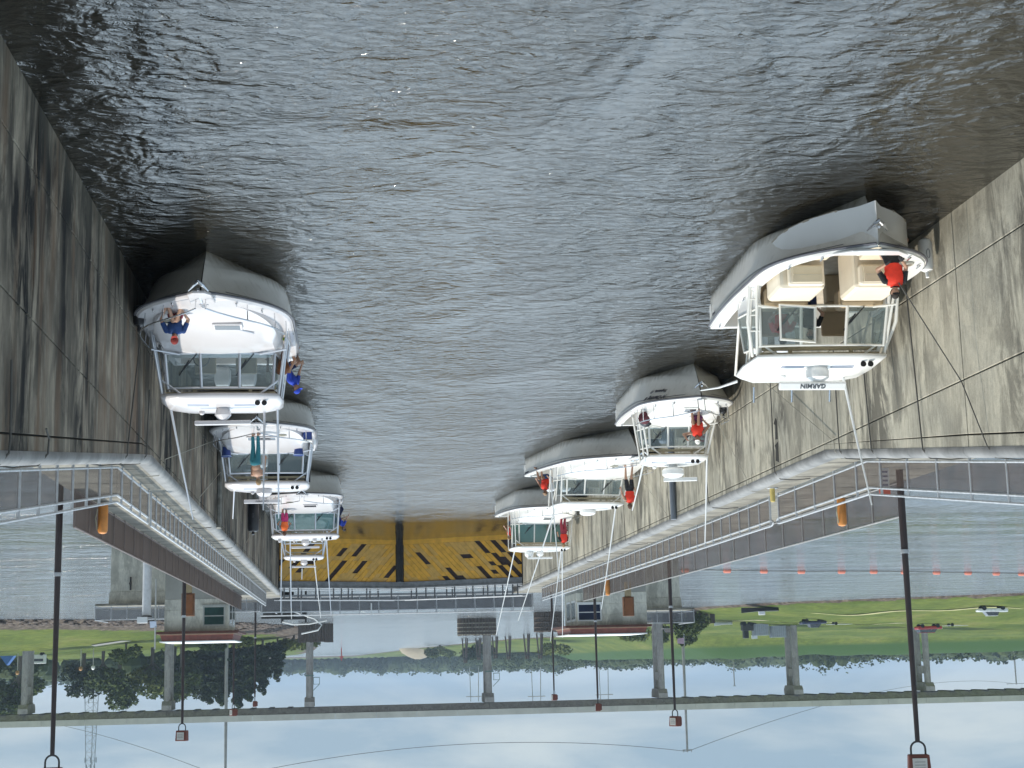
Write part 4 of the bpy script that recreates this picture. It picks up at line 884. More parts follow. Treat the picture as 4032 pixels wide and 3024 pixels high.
for sg in (-1, 1):
    pts = [(sg * .34, 2.48), (sg * (H1.bg(2.5) - .40), 2.48), (sg * (H1.bg(1.7) - .40), 1.7), (sg * (H1.bg(1.15) - .42), 1.2), (sg * .26, 1.2)]
    cu.g += 1; cu.extr([(x, y, .724) for x, y in pts], (0, 0, .09))
cu.each('lounge_cushion', CREAM, b1, bevel=.03)
MB().extr([(-.8, .72, 1.13), (.8, .72, 1.13), (.45, .2, 1.2), (0, .06, 1.22), (-.45, .2, 1.2)], (0, 0, .05)).build('anchor_locker_lid', GEL, b1, bevel=.015)
fp = MB(); c_ = (.66, 4.02)
a_, b_, c2, d_ = (.22, 3.98, 1.45), (1.02, 3.86, 1.42), (1.0, 4.0, 2.14), (.24, 4.12, 2.18)
fp.tube([a_, b_, c2, d_, a_], .035, 6); fpo = fp.build('opening_pane_frame', PIPEW, b1)
MB().extr([a_, b_, c2, d_], (0, .01, 0)).build('opening_pane', GLS, fpo)
se = MB()
for x in (-.75, .75): se.g += 1; se.b2((x - .3, 5.6, .95), (x + .3, 6.0, 1.1)); se.b2((x - .3, 6.0, 1.0), (x + .3, 6.12, 1.65)); se.b2((x - .25, 5.65, .3), (x + .25, 5.95, .95))
se.each('helm_seat', TANB, b1, bevel=.04)
dd = MB(); dd.b2((-1.3, 4.0, 1.0), (-.35, 4.6, 1.42)); dd.g += 1; dd.b2((.35, 4.0, 1.0), (1.3, 4.6, 1.42)); dd.each('dashboard', TANB, b1, bevel=.08)
cp = MB(); cp.lathe((-.02, 5.05, 2.56), [(.22, 0), (.27, .1), (.25, .24), (.12, .33), (.04, .35)], 18); co_ = cp.build('radar_pedestal', GEL, b1, smooth=True)
ra = MB().box((.12, 4.98, 2.98), (1.5, .10, .19), rz=R(-3), rx=R(-36)).build('radar_antenna', GEL, co_, bevel=.025)
text_mesh('GARMIN', .15, M('lettering_grey', (.07, .075, .085), .5), ra, 'lettering', Matrix.Translation((.12, 4.98, 2.98)) @ Matrix.Rotation(R(-3), 4, 'Z') @ Matrix.Rotation(R(-36), 4, 'X') @ Matrix.Translation((0, -.056, -.062)) @ Matrix.Rotation(R(90), 4, 'X'), bold=.004)
text_mesh('BOSTON', .09, STRIPE, b1, 'hull_lettering', Matrix.Translation((H1.bg(8.0) + .012, 8.0, .62)) @ Matrix.Rotation(R(90), 4, 'Z') @ Matrix.Rotation(R(90), 4, 'X'), shear=.3)
fr_ = MB()
for x0_, x1_ in ((1.42, 1.28), (1.62, 1.46)): fr_.tube([(x0_, 3.95, .98), (x0_ + .02, 4.25, 1.7), (x1_, 4.75, 2.36)], .038, 8)
for k in range(3): z_ = 1.25 + .32 * k; fr_.tube([(1.43 - .02 * k, 4.03 + .13 * k, z_), (1.62 - .02 * k, 4.03 + .13 * k, z_)], .02, 6)
fr_.g = 1
for x0_, x1_ in ((-1.42, -1.28), (-1.60, -1.42)): fr_.tube([(x0_, 3.95, .98), (x0_ - .02, 4.3, 1.7), (x1_, 4.75, 2.36)], .042, 8)
fr_.each('boarding_frame', PIPEW, b1, smooth=True)
for x_ in (-.9, .0, .9): MB().tube([(x_, 7.25, 2.6), (x_, 7.35, 2.95)], .03, 6).build('rod_holder', CHROME, b1)
MB().tube([(-1.0 + .16 * math.cos(R(k)), 1.55 + .16 * math.sin(R(k)), 1.12 + k * .00004) for k in range(0, 1081, 30)], .014, 5).build('coiled_line', M('coiled_line', (.5, .48, .4), .9), b1)
# second boat: fishing boat with twin stripes and a name on its bow
b2_, H2 = boat('smaller boat with double stripes and a bow name, second along the sunlit wall', (-10.45, 44.1, 0), R(1.5), L=8.1, B=3.0, zb=1.2, zs=.78, rake=.95, yw=3.9, hw=1.45, wf=.95, wh=.62, ht=(3.95, .98, 2.1), hz=2.36, pip=PIPEW, rail=.5, radar='none', pulpit=False, stripe=2, motors=2, motm=M('motor_dark_grey', (.10, .115, .15), .3), polemat=WHITEP, poles=[POLE(1.05, 4.3, 2.4, .25, 1.4, 1.6), POLE(-1.0, 4.4, 2.4, -.12, 1.5, 2.7)], hatches=((0, .3, .35),), beam=True)
MB().lathe((.0, 5.1, 2.56), [(.12, 0), (.16, .1), (.30, .14), (.36, .2), (.36, .34), (.28, .42), (.1, .46)], 20).build('radar_dome', GEL, b2_, smooth=True)
MB().box((-.25, 5.2, 3.05), (1.1, .14, .12), rz=R(8)).build('radar_antenna', GEL, b2_, bevel=.02)
def hull_text(H, y, off, txt, size, mat, parent, side=1, shear=.35):
    a = H.section(y / H.L); s_ = Vector(a[-1]).lerp(Vector(a[-4]), off); s2 = Vector(H.section((y + .9) / H.L)[-1]).lerp(Vector(H.section((y + .9) / H.L)[-4]), off)
    t = (s2 - s_).normalized(); upv = (Vector(a[-1]) - Vector(a[-4])).normalized(); nrm = t.cross(upv).normalized(); upv = nrm.cross(t)
    nrm = t.cross(upv)
    M4 = Matrix(((t.x, upv.x, nrm.x, 0), (t.y, upv.y, nrm.y, 0), (t.z, upv.z, nrm.z, 0), (0, 0, 0, 1))); M4.translation = (s_ + s2) / 2 + nrm * .035
    return text_mesh(txt, size, mat, parent, 'name_lettering', M4, shear=shear, bold=.002)
INK = M('dark_lettering', (.03, .03, .045), .5)
hull_text(H2, 1.1, .55, "N' Chanting II", .20, INK, b2_); hull_text(H2, 1.1, 1.15, 'Tequesta, Fl', .17, INK, b2_)
# third boat, swung out at the stern
b3, H3 = boat('long white boat lying at a slant, stern swung out, third along the sunlit wall', (-11.05, 57.3, 0), R(-9.5), L=10.3, B=3.5, zb=1.2, zs=.75, rake=1.1, yw=5.4, hw=1.42, wf=1.2, wh=.62, ht=(5.6, 1.38, 2.3), hz=2.36, pip=PIPEW, rail=.45, radar='dome', motors=2, polemat=WHITEP, poles=[POLE(1.35, 6.6, 2.5, .9, 3.0, 4.6), POLE(-1.3, 6.6, 2.5, .1, 2.0, 4.2), POLE(1.6, 6.4, 1.2, -.35, .3, 4.4)], hatches=((0, .35, .4),), stripe=1)
hull_text(H3, 9.2, .35, 'contender', .16, INK, b3)
b4, H4 = boat('white boat with a big green-tinted windscreen, last along the sunlit wall', (-10.75, 75.9, 0), R(-6), L=9.6, B=3.5, zb=1.25, zs=.85, rake=1.0, yw=4.9, hw=1.66, wf=1.28, wh=1.0, ht=(4.7, 1.5, 2.4), hz=2.86, pip=PIPEW, gls=GLSG, rail=.45, radar='bar', motors=2, polemat=WHITEP, poles=[POLE(1.35, 5.8, 3.0, .5, 3.0, 4.4), POLE(-1.2, 5.8, 3.0, .35, 1.6, 4.8), POLE(-1.25, 5.8, 3.0, -.5, 2.5, 4.6)], hatches=((.1, .55, .5),), stripe=1)
MB().ell((.55, 5.9, 3.2), (.25, .25, .22), 14, 8).build('satellite_dome', GEL, b4, smooth=True)
# shaded side
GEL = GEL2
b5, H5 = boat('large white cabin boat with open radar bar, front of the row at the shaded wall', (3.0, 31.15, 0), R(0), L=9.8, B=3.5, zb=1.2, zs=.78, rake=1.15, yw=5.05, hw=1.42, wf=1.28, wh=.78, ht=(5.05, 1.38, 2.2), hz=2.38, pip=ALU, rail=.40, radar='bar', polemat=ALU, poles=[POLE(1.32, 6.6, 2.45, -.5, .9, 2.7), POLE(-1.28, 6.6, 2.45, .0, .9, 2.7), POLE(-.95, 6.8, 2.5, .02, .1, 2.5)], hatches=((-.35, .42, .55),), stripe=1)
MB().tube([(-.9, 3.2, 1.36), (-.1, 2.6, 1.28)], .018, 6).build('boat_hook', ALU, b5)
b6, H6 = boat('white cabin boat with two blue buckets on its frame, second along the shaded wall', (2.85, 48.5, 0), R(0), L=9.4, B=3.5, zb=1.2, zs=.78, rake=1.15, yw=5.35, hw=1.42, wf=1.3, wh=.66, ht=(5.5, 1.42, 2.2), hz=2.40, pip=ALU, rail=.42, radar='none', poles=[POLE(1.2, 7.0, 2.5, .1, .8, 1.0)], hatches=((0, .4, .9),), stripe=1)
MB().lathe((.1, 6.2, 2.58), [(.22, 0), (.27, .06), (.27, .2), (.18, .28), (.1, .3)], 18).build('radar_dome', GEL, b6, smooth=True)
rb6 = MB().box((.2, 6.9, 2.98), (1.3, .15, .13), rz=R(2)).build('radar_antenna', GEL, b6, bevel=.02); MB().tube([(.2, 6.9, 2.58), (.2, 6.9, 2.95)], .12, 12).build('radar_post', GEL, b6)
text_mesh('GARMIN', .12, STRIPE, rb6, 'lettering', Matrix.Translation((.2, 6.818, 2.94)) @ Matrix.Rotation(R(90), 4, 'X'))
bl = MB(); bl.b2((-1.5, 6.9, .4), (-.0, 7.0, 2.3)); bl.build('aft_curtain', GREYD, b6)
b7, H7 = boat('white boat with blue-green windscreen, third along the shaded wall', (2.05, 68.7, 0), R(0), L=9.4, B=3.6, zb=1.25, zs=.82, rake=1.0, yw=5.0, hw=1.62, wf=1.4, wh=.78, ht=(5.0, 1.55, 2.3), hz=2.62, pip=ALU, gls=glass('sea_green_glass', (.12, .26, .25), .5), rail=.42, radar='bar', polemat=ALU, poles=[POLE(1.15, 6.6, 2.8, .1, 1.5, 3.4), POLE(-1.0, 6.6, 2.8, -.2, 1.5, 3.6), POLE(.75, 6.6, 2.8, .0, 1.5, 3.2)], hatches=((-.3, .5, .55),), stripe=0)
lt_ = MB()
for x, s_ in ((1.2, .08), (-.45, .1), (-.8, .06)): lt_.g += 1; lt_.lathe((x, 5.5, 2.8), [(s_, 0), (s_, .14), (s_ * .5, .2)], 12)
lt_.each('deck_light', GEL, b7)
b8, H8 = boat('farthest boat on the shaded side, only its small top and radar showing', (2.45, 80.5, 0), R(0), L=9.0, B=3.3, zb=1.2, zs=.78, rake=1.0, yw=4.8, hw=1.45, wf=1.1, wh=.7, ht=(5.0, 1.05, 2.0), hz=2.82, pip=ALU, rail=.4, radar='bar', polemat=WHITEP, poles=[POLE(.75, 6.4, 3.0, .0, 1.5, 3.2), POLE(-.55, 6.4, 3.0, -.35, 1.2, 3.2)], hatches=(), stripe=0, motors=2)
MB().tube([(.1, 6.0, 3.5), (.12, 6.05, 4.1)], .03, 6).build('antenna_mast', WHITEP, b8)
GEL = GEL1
for b_, x_, y_, z_ in ((b5, .8, 1.9, 1.36), (b6, -.7, 1.8, 1.32), (b7, .6, 2.0, 1.42), (b4, -.5, 1.7, 1.42), (b3, .4, 1.8, 1.36)):
    MB().tube([(x_ + .15 * math.cos(R(k)), y_ + .15 * math.sin(R(k)), z_ + k * .00004) for k in range(0, 1081, 30)], .014, 5).build('coiled_line', bpy.data.materials['coiled_line'], b_)
    wl_ = MB(); wl_.tube([(0, .55, 1.27), (0, .8, 1.27)], .07, 10); wl_.b2((-.1, .5, 1.22), (.1, .85, 1.26)); wl_.build('windlass', CHROME, b_)
for loc_, lb_ in (((-11.55, 48.5, 1.25), 'small faded striped flag at the wall side of the boat with the named bow'), ((-11.75, 81.6, 1.35), 'small faded striped flag at the wall side of the green-windscreen boat')):
    fg_ = empty('small_flag', loc_, lb_, 'flag'); MB().tube([(0, 0, 0), (.05, 0, .75)], .012, 6).build('staff', STEEL, fg_)
    for k in range(7): MB().extr([(.03, 0, .20 + k * .07), (.40, .03, .14 + k * .07), (.40, .03, .205 + k * .07), (.03, 0, .265 + k * .07)], (0, .006, 0)).build('flag_stripe', M('flag_red' if k % 2 == 0 else 'flag_white', (.5, .06, .10) if k % 2 == 0 else (.7, .68, .66), .8), fg_)
# fenders, buckets, bags
def fender_b(loc, r, h, mat, label, cat='fender'):
    f_ = empty('boat_fender', loc, label, cat); MB().lathe((0, 0, 0), [(r * .3, 0), (r * .8, .04), (r, .12), (r, h - .12), (r * .8, h - .04), (r * .3, h)], 14).build('fender_body', mat, f_, smooth=True)
    MB().tube([(0, 0, h), (0, -.02, h + .12)], r * .25, 8).build('fender_eye', mat, f_)
    e_ = MB(); e_.tube([(0, -.005 - r, h * .45 + .09 * math.sin(R(k))) if 0 else (.035 * math.cos(R(k)), -r - .004, h * .5 + .1 * math.sin(R(k))) for k in range(0, 361, 30)], .006, 4); e_.build('fender_mark', STRIPE, f_)
fender_b((-11.96, 29.9, .3), .15, .72, GEL, 'white fender squeezed between the front open-bow boat and the wall')
fender_b((4.63, 34.2, .75), .14, .5, BLK, 'black fender between the front cabin boat and the shaded wall')
fender_b((4.35, 71.6, 1.2), .26, 1.5, BLK, 'big black fender standing between the third boat and the shaded wall')
fender_b((-11.8, 47.0, .75), .13, .5, BLK, 'small black fender between the boat with the named bow and the wall')
def bucket(loc, label):
    f_ = empty('bucket', loc, label, 'bucket', 'blue buckets hung on the boat frame')
    MB().lathe((0, 0, 0), [(.13, 0), (.165, .32), (.175, .32), (.175, .35), (.15, .35)], 16).build('bucket_body', NAVY, f_, smooth=True); MB().tube([(.17 * math.cos(R(k)), .17 * math.sin(R(k)), .33) for k in range(0, 361, 24)], .014, 6).build('bucket_rim', M('bucket_rim', (.3, .4, .6), .5), f_)
bucket((4.18, 53.4, 1.28), 'blue bucket hung on the wall side of the boat frame'); bucket((1.7, 53.2, 1.28), 'blue bucket hung on the channel side of the boat frame')
bg_ = empty('blue_cooler', (1.35, 51.7, 1.02), 'small blue box on the channel-side deck of the second shaded boat', 'box'); MB().b2((-.14, -.2, 0), (.14, .2, .3)).build('box_body', NAVY, bg_, bevel=.02); MB().b2((-.15, -.21, .303), (.15, .21, .34)).build('lid', GEL, bg_)
dg_ = empty('duffel_bag', (-9.35, 47.6, 1.12), 'dark red and black bag slumped on the deck of the named boat', 'bag')
MB().ell((0, -.2, .18), (.2, .3, .2), 12, 8).build('bag_body', M('bag_maroon', (.07, .008, .015), .8), dg_, smooth=True); MB().ell((-.1, .12, .2), (.22, .3, .22), 12, 8).build('bag_flap', BLK, dg_, smooth=True)
# ------------------------------------------------------------------ mooring ropes
ROPE = M('grey_rope', (.10, .095, .085), .9); ROPEL = M('pale_rope', (.36, .34, .28), .9)
def rope(pts, label, r=.014, mat=ROPE, grp='mooring ropes hung over the lock walls'):
    P_ = [Vector(p) for p in pts]; out_ = []
    for a, b in zip(P_[:-1], P_[1:]):
        for k in range(6): out_.append(a.lerp(b, k / 6))
    out_.append(P_[-1]); o = MB().tube(out_, r, 6).build('mooring_rope', mat, smooth=True); tag(o, label, 'rope', grp)
def rope_r(y, y2, x2, z2, label, r=.016, mat=ROPE):
    zt = z_right(y) if y < 38.2 else 3.8
    rope([(-13.1, y - .25, zt + .05), (-12.75, y, zt + .06), (-12.3, y, zt + .03), (-12.15, y, zt - .16), (-12.14, y, zt - .4), (x2, y2, z2)], label, r, mat)
rope_r(31.3, 31.5, -12.1, .9, 'dark rope hanging straight down the sunlit wall behind the front boat')
rope_r(34.5, 34.6, -12.1, 1.6, 'dark rope on the sunlit wall above the front boat hardtop')
rope_r(36.8, 36.75, -12.12, 1.2, 'dark rope at the bend of the sunlit wall top')
rope_r(37.2, 43.8, -12.05, .6, 'thin pale rope slanting down the sunlit wall towards the second boat', .009, ROPEL)
rope_r(42.7, 42.6, -12.12, 1.0, 'dark rope just beyond the yellow bollard end of the sunlit wall')
rope_r(45.9, 46.1, -11.2, 1.3, 'thin rope running down to the bow of the boat with the named bow', .009, ROPEL)
rope_r(51.0, 51.1, -12.1, 1.4, 'dark rope on the sunlit wall between the second and third boats')
rope_r(57.9, 62.6, -12.05, 1.4, 'thin rope slanting behind the third boat on the sunlit wall', .009, ROPEL)
for y, nm in ((67, 'first dark rope past the third boat on the sunlit wall'), (73, 'second dark rope past the third boat on the sunlit wall'), (79, 'dark rope behind the green-windscreen boat'), (90, 'last dark rope before the gate on the sunlit wall')): rope_r(y, y + .05, -12.12, 1.2, nm, .014)
rope([(-13.1, 27.8, z_right(28) + .05), (-12.75, 28, z_right(28) + .06), (-12.3, 28, z_right(28) + .02), (-12.15, 28, z_right(28) - .2), (-11.9, 28.4, 3.6), (-10.78, 28.75, 1.32)], 'rope from the sunlit wall top to the hand of the kneeling person', .012)
def rope_l(y, y2, x2, z2, label, r=.016, mat=ROPE):
    zt = z_left(y) if y < 38 else 3.8
    rope([(5.5, y - .3, zt + .05), (5.3, y, zt + .06), (4.9, y, zt + .03), (4.75, y, zt - .16), (4.74, y, zt - .4), (x2, y2, z2)], label, r, mat)
rope_l(22.1, 22.0, 4.74, 4.4, 'dark rope hung over the ramped end of the shaded wall, near the frame edge')
rope_l(24.9, 24.6, 4.73, 5.0, 'short dark rope over the shaded wall with a hook at its top')
rope_l(33.7, 34.9, 4.7, 1.5, 'dark rope falling from the bend of the shaded wall to the front boat')
rope_l(36.8, 36.9, 4.72, 2.2, 'dark rope just short of the bend in the shaded wall')
rope_l(40.5, 55.0, 4.65, .8, 'long thin rope slanting down the shaded wall to the second boat', .012, ROPEL)
rope_l(49.9, 61.0, 4.65, .8, 'second long thin rope slanting down the shaded wall', .012, ROPEL)
rope_l(71.2, 85.0, 4.6, .5, 'thin rope slanting down the shaded wall by the third boat', .012, ROPEL)
for y, nm in ((56, 'dark rope hanging on the shaded wall above the second boat'), (62, 'dark rope hanging on the shaded wall beyond the second boat'), (66, 'dark rope hanging on the shaded wall before the third boat')): rope_l(y, y + .05, 4.72, 2.6, nm, .014)
# ------------------------------------------------------------------ people
SKIN = M('skin', (.42, .24, .16), .55, 0, .08, 8); SKIN2 = M('tanned_skin', (.30, .16, .10), .55, 0, .08, 8)
def cloth(n, c): return M(n, c, .85, 0, .12, 9, .25, 60)
RED = cloth('red_vest', (.80, .045, .02)); ORNG = cloth('orange_vest', (.88, .16, .03)); BLU = cloth('blue_cloth', (.02, .06, .20)); NVY = cloth('navy_cloth', (.012, .02, .07)); BLKC = cloth('black_cloth', (.012, .012, .014))
TEAL = cloth('teal_cloth', (.02, .16, .20)); WHT = cloth('white_cloth', (.72, .70, .64)); PNK = cloth('pink_cloth', (.50, .03, .16)); MAR = cloth('maroon_cloth', (.30, .03, .05)); PUR = cloth('purple_cloth', (.14, .02, .10)); ROYAL = cloth('royal_blue_cloth', (.015, .05, .42)); LIME = cloth('lime_cloth', (.45, .65, .05))
HAIRD = M('dark_hair', (.02, .014, .01), .8, 0, .3, 20); HAIRB = M('fair_hair', (.34, .22, .11), .8, 0, .3, 20); HAIRG = M('brown_hair', (.10, .05, .03), .8, 0, .3, 20)
def ik(a, b, l1, l2, pole):
    a, b = Vector(a), Vector(b); d = b - a; L_ = d.length; mx_ = (l1 + l2) * .995
    if L_ > mx_: b = a + d * (mx_ / L_); d = b - a; L_ = mx_
    k = (l1 * l1 - l2 * l2 + L_ * L_) / (2 * L_); h = math.sqrt(max(0, l1 * l1 - k * k)); n = d.normalized(); p = Vector(pole); p = p - n * p.dot(n)
    if p.length < 1e-4: p = Vector((0, 0, 1))
    return a + n * k + p.normalized() * h, b
def capsule(mb, a, b, ra, rb, n=12):
    a, b = Vector(a), Vector(b); d = (b - a).normalized()
    pts = [a - d * ra * .92, a - d * ra * .6, a, b, b + d * rb * .6, b + d * rb * .92]; mb.tube(pts, [ra * .38, ra * .8, ra, rb, rb * .8, rb * .38], n)
def person(label, loc, rz, pz, lean, feet, hands, wear, head=(0, 0), skin=SKIN, hair=HAIRD, hat=None, side=0., kneel=False, scale=1., glasses=False, toes=None, cap_rim=None, knee=None):
    """local frame faces -Y; pz pelvis height; wear: list of (name, kind, material)"""
    root = empty('person', loc, label, 'person', 'people on the boats', rz); root.scale = (scale,) * 3
    fw = Vector((0, -1, 0)); pel = Vector((0, 0, pz)); up = (Vector((0, 0, math.cos(R(lean)))) + fw * math.sin(R(lean)) + Vector((math.sin(R(side)), 0, 0))).normalized()
    neck = pel + up * .50; hup = (up * (1 - abs(lean) / 130) + Vector((0, 0, 1)) * .4 + fw * math.sin(R(head[0])) + Vector((math.sin(R(head[1])), 0, 0))).normalized(); hc = neck + hup * .19
    rgt = Vector((1, 0, 0)); bones = []
    mb_ = MB()
    def bone(a, b, ra, rb, t): bones.append((Vector(a), Vector(b), t)); capsule(mb_, a, b, ra, rb)
    fwd = up.cross(rgt) * -1
    if fwd.dot(fw) < 0: fwd = -fwd
    def frame(): return Matrix((rgt, fwd, up)).transposed()
    # trunk as flattened ellipsoids
    for c_, r_, t in ((pel + up * .02, (.165, .12, .13), 'hip'), (pel + up * .2, (.145, .11, .16), 'belly'), (pel + up * .36, (.175, .12, .17), 'chest'), (pel + up * .45, (.19, .085, .07), 'chest')):
        mb_.ell(c_, r_, 16, 10, frame())
    bones.append((pel - up * .02, pel + up * .08, 'hip')); bones.append((pel + up * .12, pel + up * .26, 'belly')); bones.append((pel + up * .3, pel + up * .46, 'chest'))
    bone(neck - up * .04, hc - hup * .08, .058, .052, 'neck')
    Hf = (fw + hup * -.0 - hup * fw.dot(hup)).normalized(); Hm = Matrix((hup.cross(Hf) * -1, -Hf, hup)).transposed()
    mb_.ell(hc, (.076, .095, .115), 16, 12, Hm); mb_.ell(hc - hup * .06 + Hf * .035, (.052, .055, .06), 12, 8, Hm)
    mb_.ell(hc + Hf * .098 - hup * .012, (.013, .02, .022), 8, 6, Hm)
    for s in (-1, 1): mb_.ell(hc + (Hm @ Vector((s * .078, .005, -.005))), (.012, .02, .03), 8, 6, Hm)
    bones.append((hc - hup * .03, hc + hup * .03, 'head'))
    hinfo = []
    for s, hd in zip((-1, 1), hands):
        sh = pel + up * .45 + rgt * s * .19; el, wr = ik(sh, hd, .28, .25, Vector((s * .7, .6, -.5)))
        bone(sh, el, .052, .042, 'uarm'); bone(el, wr, .040, .028, 'farm')
        d = (wr - el).normalized(); px_ = d.cross(Vector((0, 0, 1))); px_ = px_.normalized() if px_.length > .1 else rgt; pn = px_.cross(d)
        mb_.ell(wr + d * .045, (.040, .018, .050), 10, 8, Matrix((px_, pn, d)).transposed()); bones.append((wr, wr + d * .15, 'hand'))
        for k, ln in zip(range(4), (.066, .076, .070, .055)):
            b0_ = wr + d * .082 + px_ * (k - 1.5) * .0205; m1 = b0_ + d * ln * .55 + pn * -.012; m2 = m1 + (d * .5 - pn * .85).normalized() * ln * .5
            mb_.tube([b0_, m1, m2], [.0098, .0092, .0075], 6)
        b0_ = wr + d * .03 + px_ * .036 * -s; m1 = b0_ + (d * .6 + px_ * -s * .8).normalized() * .036; mb_.tube([b0_, m1, m1 + (d - pn * .4).normalized() * .03], [.012, .011, .008], 6)
    for i, (s, ft) in enumerate(zip((-1, 1), feet)):
        hp = pel + rgt * s * .09 - up * .03
        kp = knee or ((0, -1, .25) if not kneel else (0, -1, -.3)); kn, an = ik(hp, ft, .43, .42, kp)
        bone(hp, kn, .082, .055, 'thigh'); bone(kn, an, .053, .036, 'shin')
        td = Vector(toes) if toes else (fw if not kneel else Vector((0, .6, -.3))); td.normalize()
        mb_.tube([an - td * .05 + Vector((0, 0, -.03)), an + td * .05 + Vector((0, 0, -.03)), an + td * .15 + Vector((0, 0, -.045)), an + td * .19 + Vector((0, 0, -.05))], [.034, .04, .036, .02], 10)
        bones.append((an - td * .04 - Vector((0, 0, .02)), an + td * .18 - Vector((0, 0, .04)), 'foot'))
    o = mb_.build('body', skin, root)
    rm = o.modifiers.new('r', 'REMESH'); rm.mode = 'VOXEL'; rm.voxel_size = .0125; smo = o.modifiers.new('s', 'SMOOTH'); smo.factor = .5; smo.iterations = 3
    dg = bpy.context.evaluated_depsgraph_get(); me = bpy.data.meshes.new_from_object(o.evaluated_get(dg)); old = o.data; o.modifiers.clear(); o.data = me; bpy.data.meshes.remove(old)
    me.materials.clear(); me.materials.append(skin); me.polygons.foreach_set('use_smooth', [True] * len(me.polygons)); me.name = 'body'
    nv = len(me.vertices); co = np.empty(nv * 3); me.vertices.foreach_get('co', co); co = co.reshape(-1, 3); no = np.empty(nv * 3); me.vertices.foreach_get('normal', no); no = no.reshape(-1, 3)
    D = []; Tt = []
    for a, b, t in bones:
        a_, b_ = np.array(a), np.array(b); ab = b_ - a_; tt = np.clip(((co - a_) @ ab) / (ab @ ab), 0, 1); D.append(np.linalg.norm(co - a_ - tt[:, None] * ab, axis=1) - {'chest': .11, 'belly': .09, 'hip': .09, 'thigh': .05, 'uarm': .03, 'head': .06}.get(t, .02)); Tt.append(tt)
    D = np.array(D); Tt = np.array(Tt); near = D.argmin(0); tags = np.array([b[2] for b in bones])[near]; tpar = Tt[near, np.arange(nv)]
    polys = [tuple(p.vertices) for p in me.polygons]
    hcn = np.array(hc); hu = np.array(hup); hf = np.array(Hf)
    def shell(name, mask, off, mat):
        keep = [p for p in polys if all(mask[i] for i in p)]
        if not keep: return
        used = sorted({i for p in keep for i in p}); mp_ = {j: k for k, j in enumerate(used)}; m2 = MB(); m2.v = [tuple(co[j] + no[j] * off) for j in used]; m2.f = [tuple(mp_[i] for i in p) for p in keep]; m2.m = [0] * len(keep)
        m2.build(name, mat, root, smooth='all')
    tor = np.isin(tags, ['chest', 'belly']); hip = tags == 'hip'; ua = tags == 'uarm'; fa = tags == 'farm'; th = tags == 'thigh'; shn = tags == 'shin'; ftm = tags == 'foot'
    for nm, kind, mt in wear:
        if kind == 'tee': shell(nm, tor | hip & (((co - np.array(pel)) @ np.array(up)) > .02) | (ua & (tpar < .75)), .012, mt)
        elif kind == 'long': shell(nm, tor | hip & (((co - np.array(pel)) @ np.array(up)) > .02) | ua | (fa & (tpar < .9)), .012, mt)
        elif kind == 'vest': shell(nm, tor & (((co - np.array(pel)) @ np.array(up)) > .1), .038, mt)
        elif kind == 'shorts': shell(nm, hip | (th & (tpar < .75)) | (tor & (((co - np.array(pel)) @ np.array(up)) < .08)), .017, mt)
        elif kind == 'trousers': shell(nm, hip | th | (shn & (tpar < .92)), .016, mt)
        elif kind == 'shoes': shell(nm, ftm, .01, mt)
        elif kind == 'gloves': [shell(nm[:-1] if nm.endswith('s') else nm, (tags == 'hand') & ((co[:, 0] > 0.06) == sd_), .006, mt) for sd_ in (True, False)]
    hd_ = (tags == 'head') | (tags == 'neck'); rel = co - hcn
    if hat is None: shell('hair', hd_ & (((rel @ hu) > .035) | (((rel @ hf) < -.005) & ((rel @ hu) > -.09))), .014, hair)
    else:
        shell('hat', hd_ & ((rel @ hu) > .038), .022, hat); shell('hair', hd_ & ((rel @ hf) < -.02) & ((rel @ hu) > -.07) & ((rel @ hu) <= .045), .012, hair)
        br_ = MB(); base = hc + hup * .045 + Hf * .06
        R_ = (Hm @ Vector((1, 0, 0)))
        br_.extr([base - R_ * .075, base - R_ * .06 + Hf * .09, base + Hf * .115, base + R_ * .06 + Hf * .09, base + R_ * .075], hup * .01); br_.build('hat_brim', cap_rim or hat, root)
    ey = MB()
    if glasses: ey.box(hc + Hf * .095 + hup * .022, (.13, .03, .035)); ey.build('sunglasses', BLK, root)
    else:
        for s in (-1, 1): ey.ell(hc + (Hm @ Vector((s * .032, -.086, .018))), (.012, .008, .008), 8, 6)
        ey.build('eyes', BLK, root)
    mo = MB(); mo.ell(hc - hup * .055 + Hf * .093, (.024, .008, .006), 8, 6, Hm); mo.build('mouth', M('lips', (.28, .08, .07), .5), root)
    return root
ST = lambda z=0, sp=.11, y=0.: [(-sp, y, z + .07), (sp, y + .03, z + .07)]
# front boat, sunlit side
person('person kneeling at the bow in an orange-red vest and sunglasses, holding the wall rope', (-10.85, 28.85, 0), R(8), 1.04, 5, [(-.14, .3, .92), (.14, .3, .92)], [(-.10, -.36, 1.16), (.20, -.26, 1.20)], [('shirt', 'tee', BLKC), ('life_vest', 'vest', RED), ('shorts', 'shorts', BLKC), ('gloves', 'gloves', BLKC)], head=(-14, 0), kneel=True, glasses=True, knee=(0, -1, 0))
person('person in a red shirt standing behind the open windscreen pane of the front boat', (-9.65, 32.75, .30), R(10), .93, 6, ST(), [(-.25, -.35, 1.1), (.2, -.4, 1.1)], [('shirt', 'tee', RED), ('shorts', 'shorts', WHT)], hair=HAIRG, scale=.97)
person('person in dark clothes seated beside the helm of the front boat', (-10.35, 32.9, .30), R(15), .80, 4, [(-.12, -.42, .3), (.12, -.42, .3)], [(-.2, -.3, .95), (.2, -.3, .95)], [('shirt', 'tee', BLKC), ('trousers', 'trousers', NVY)], hair=HAIRD, scale=.95)
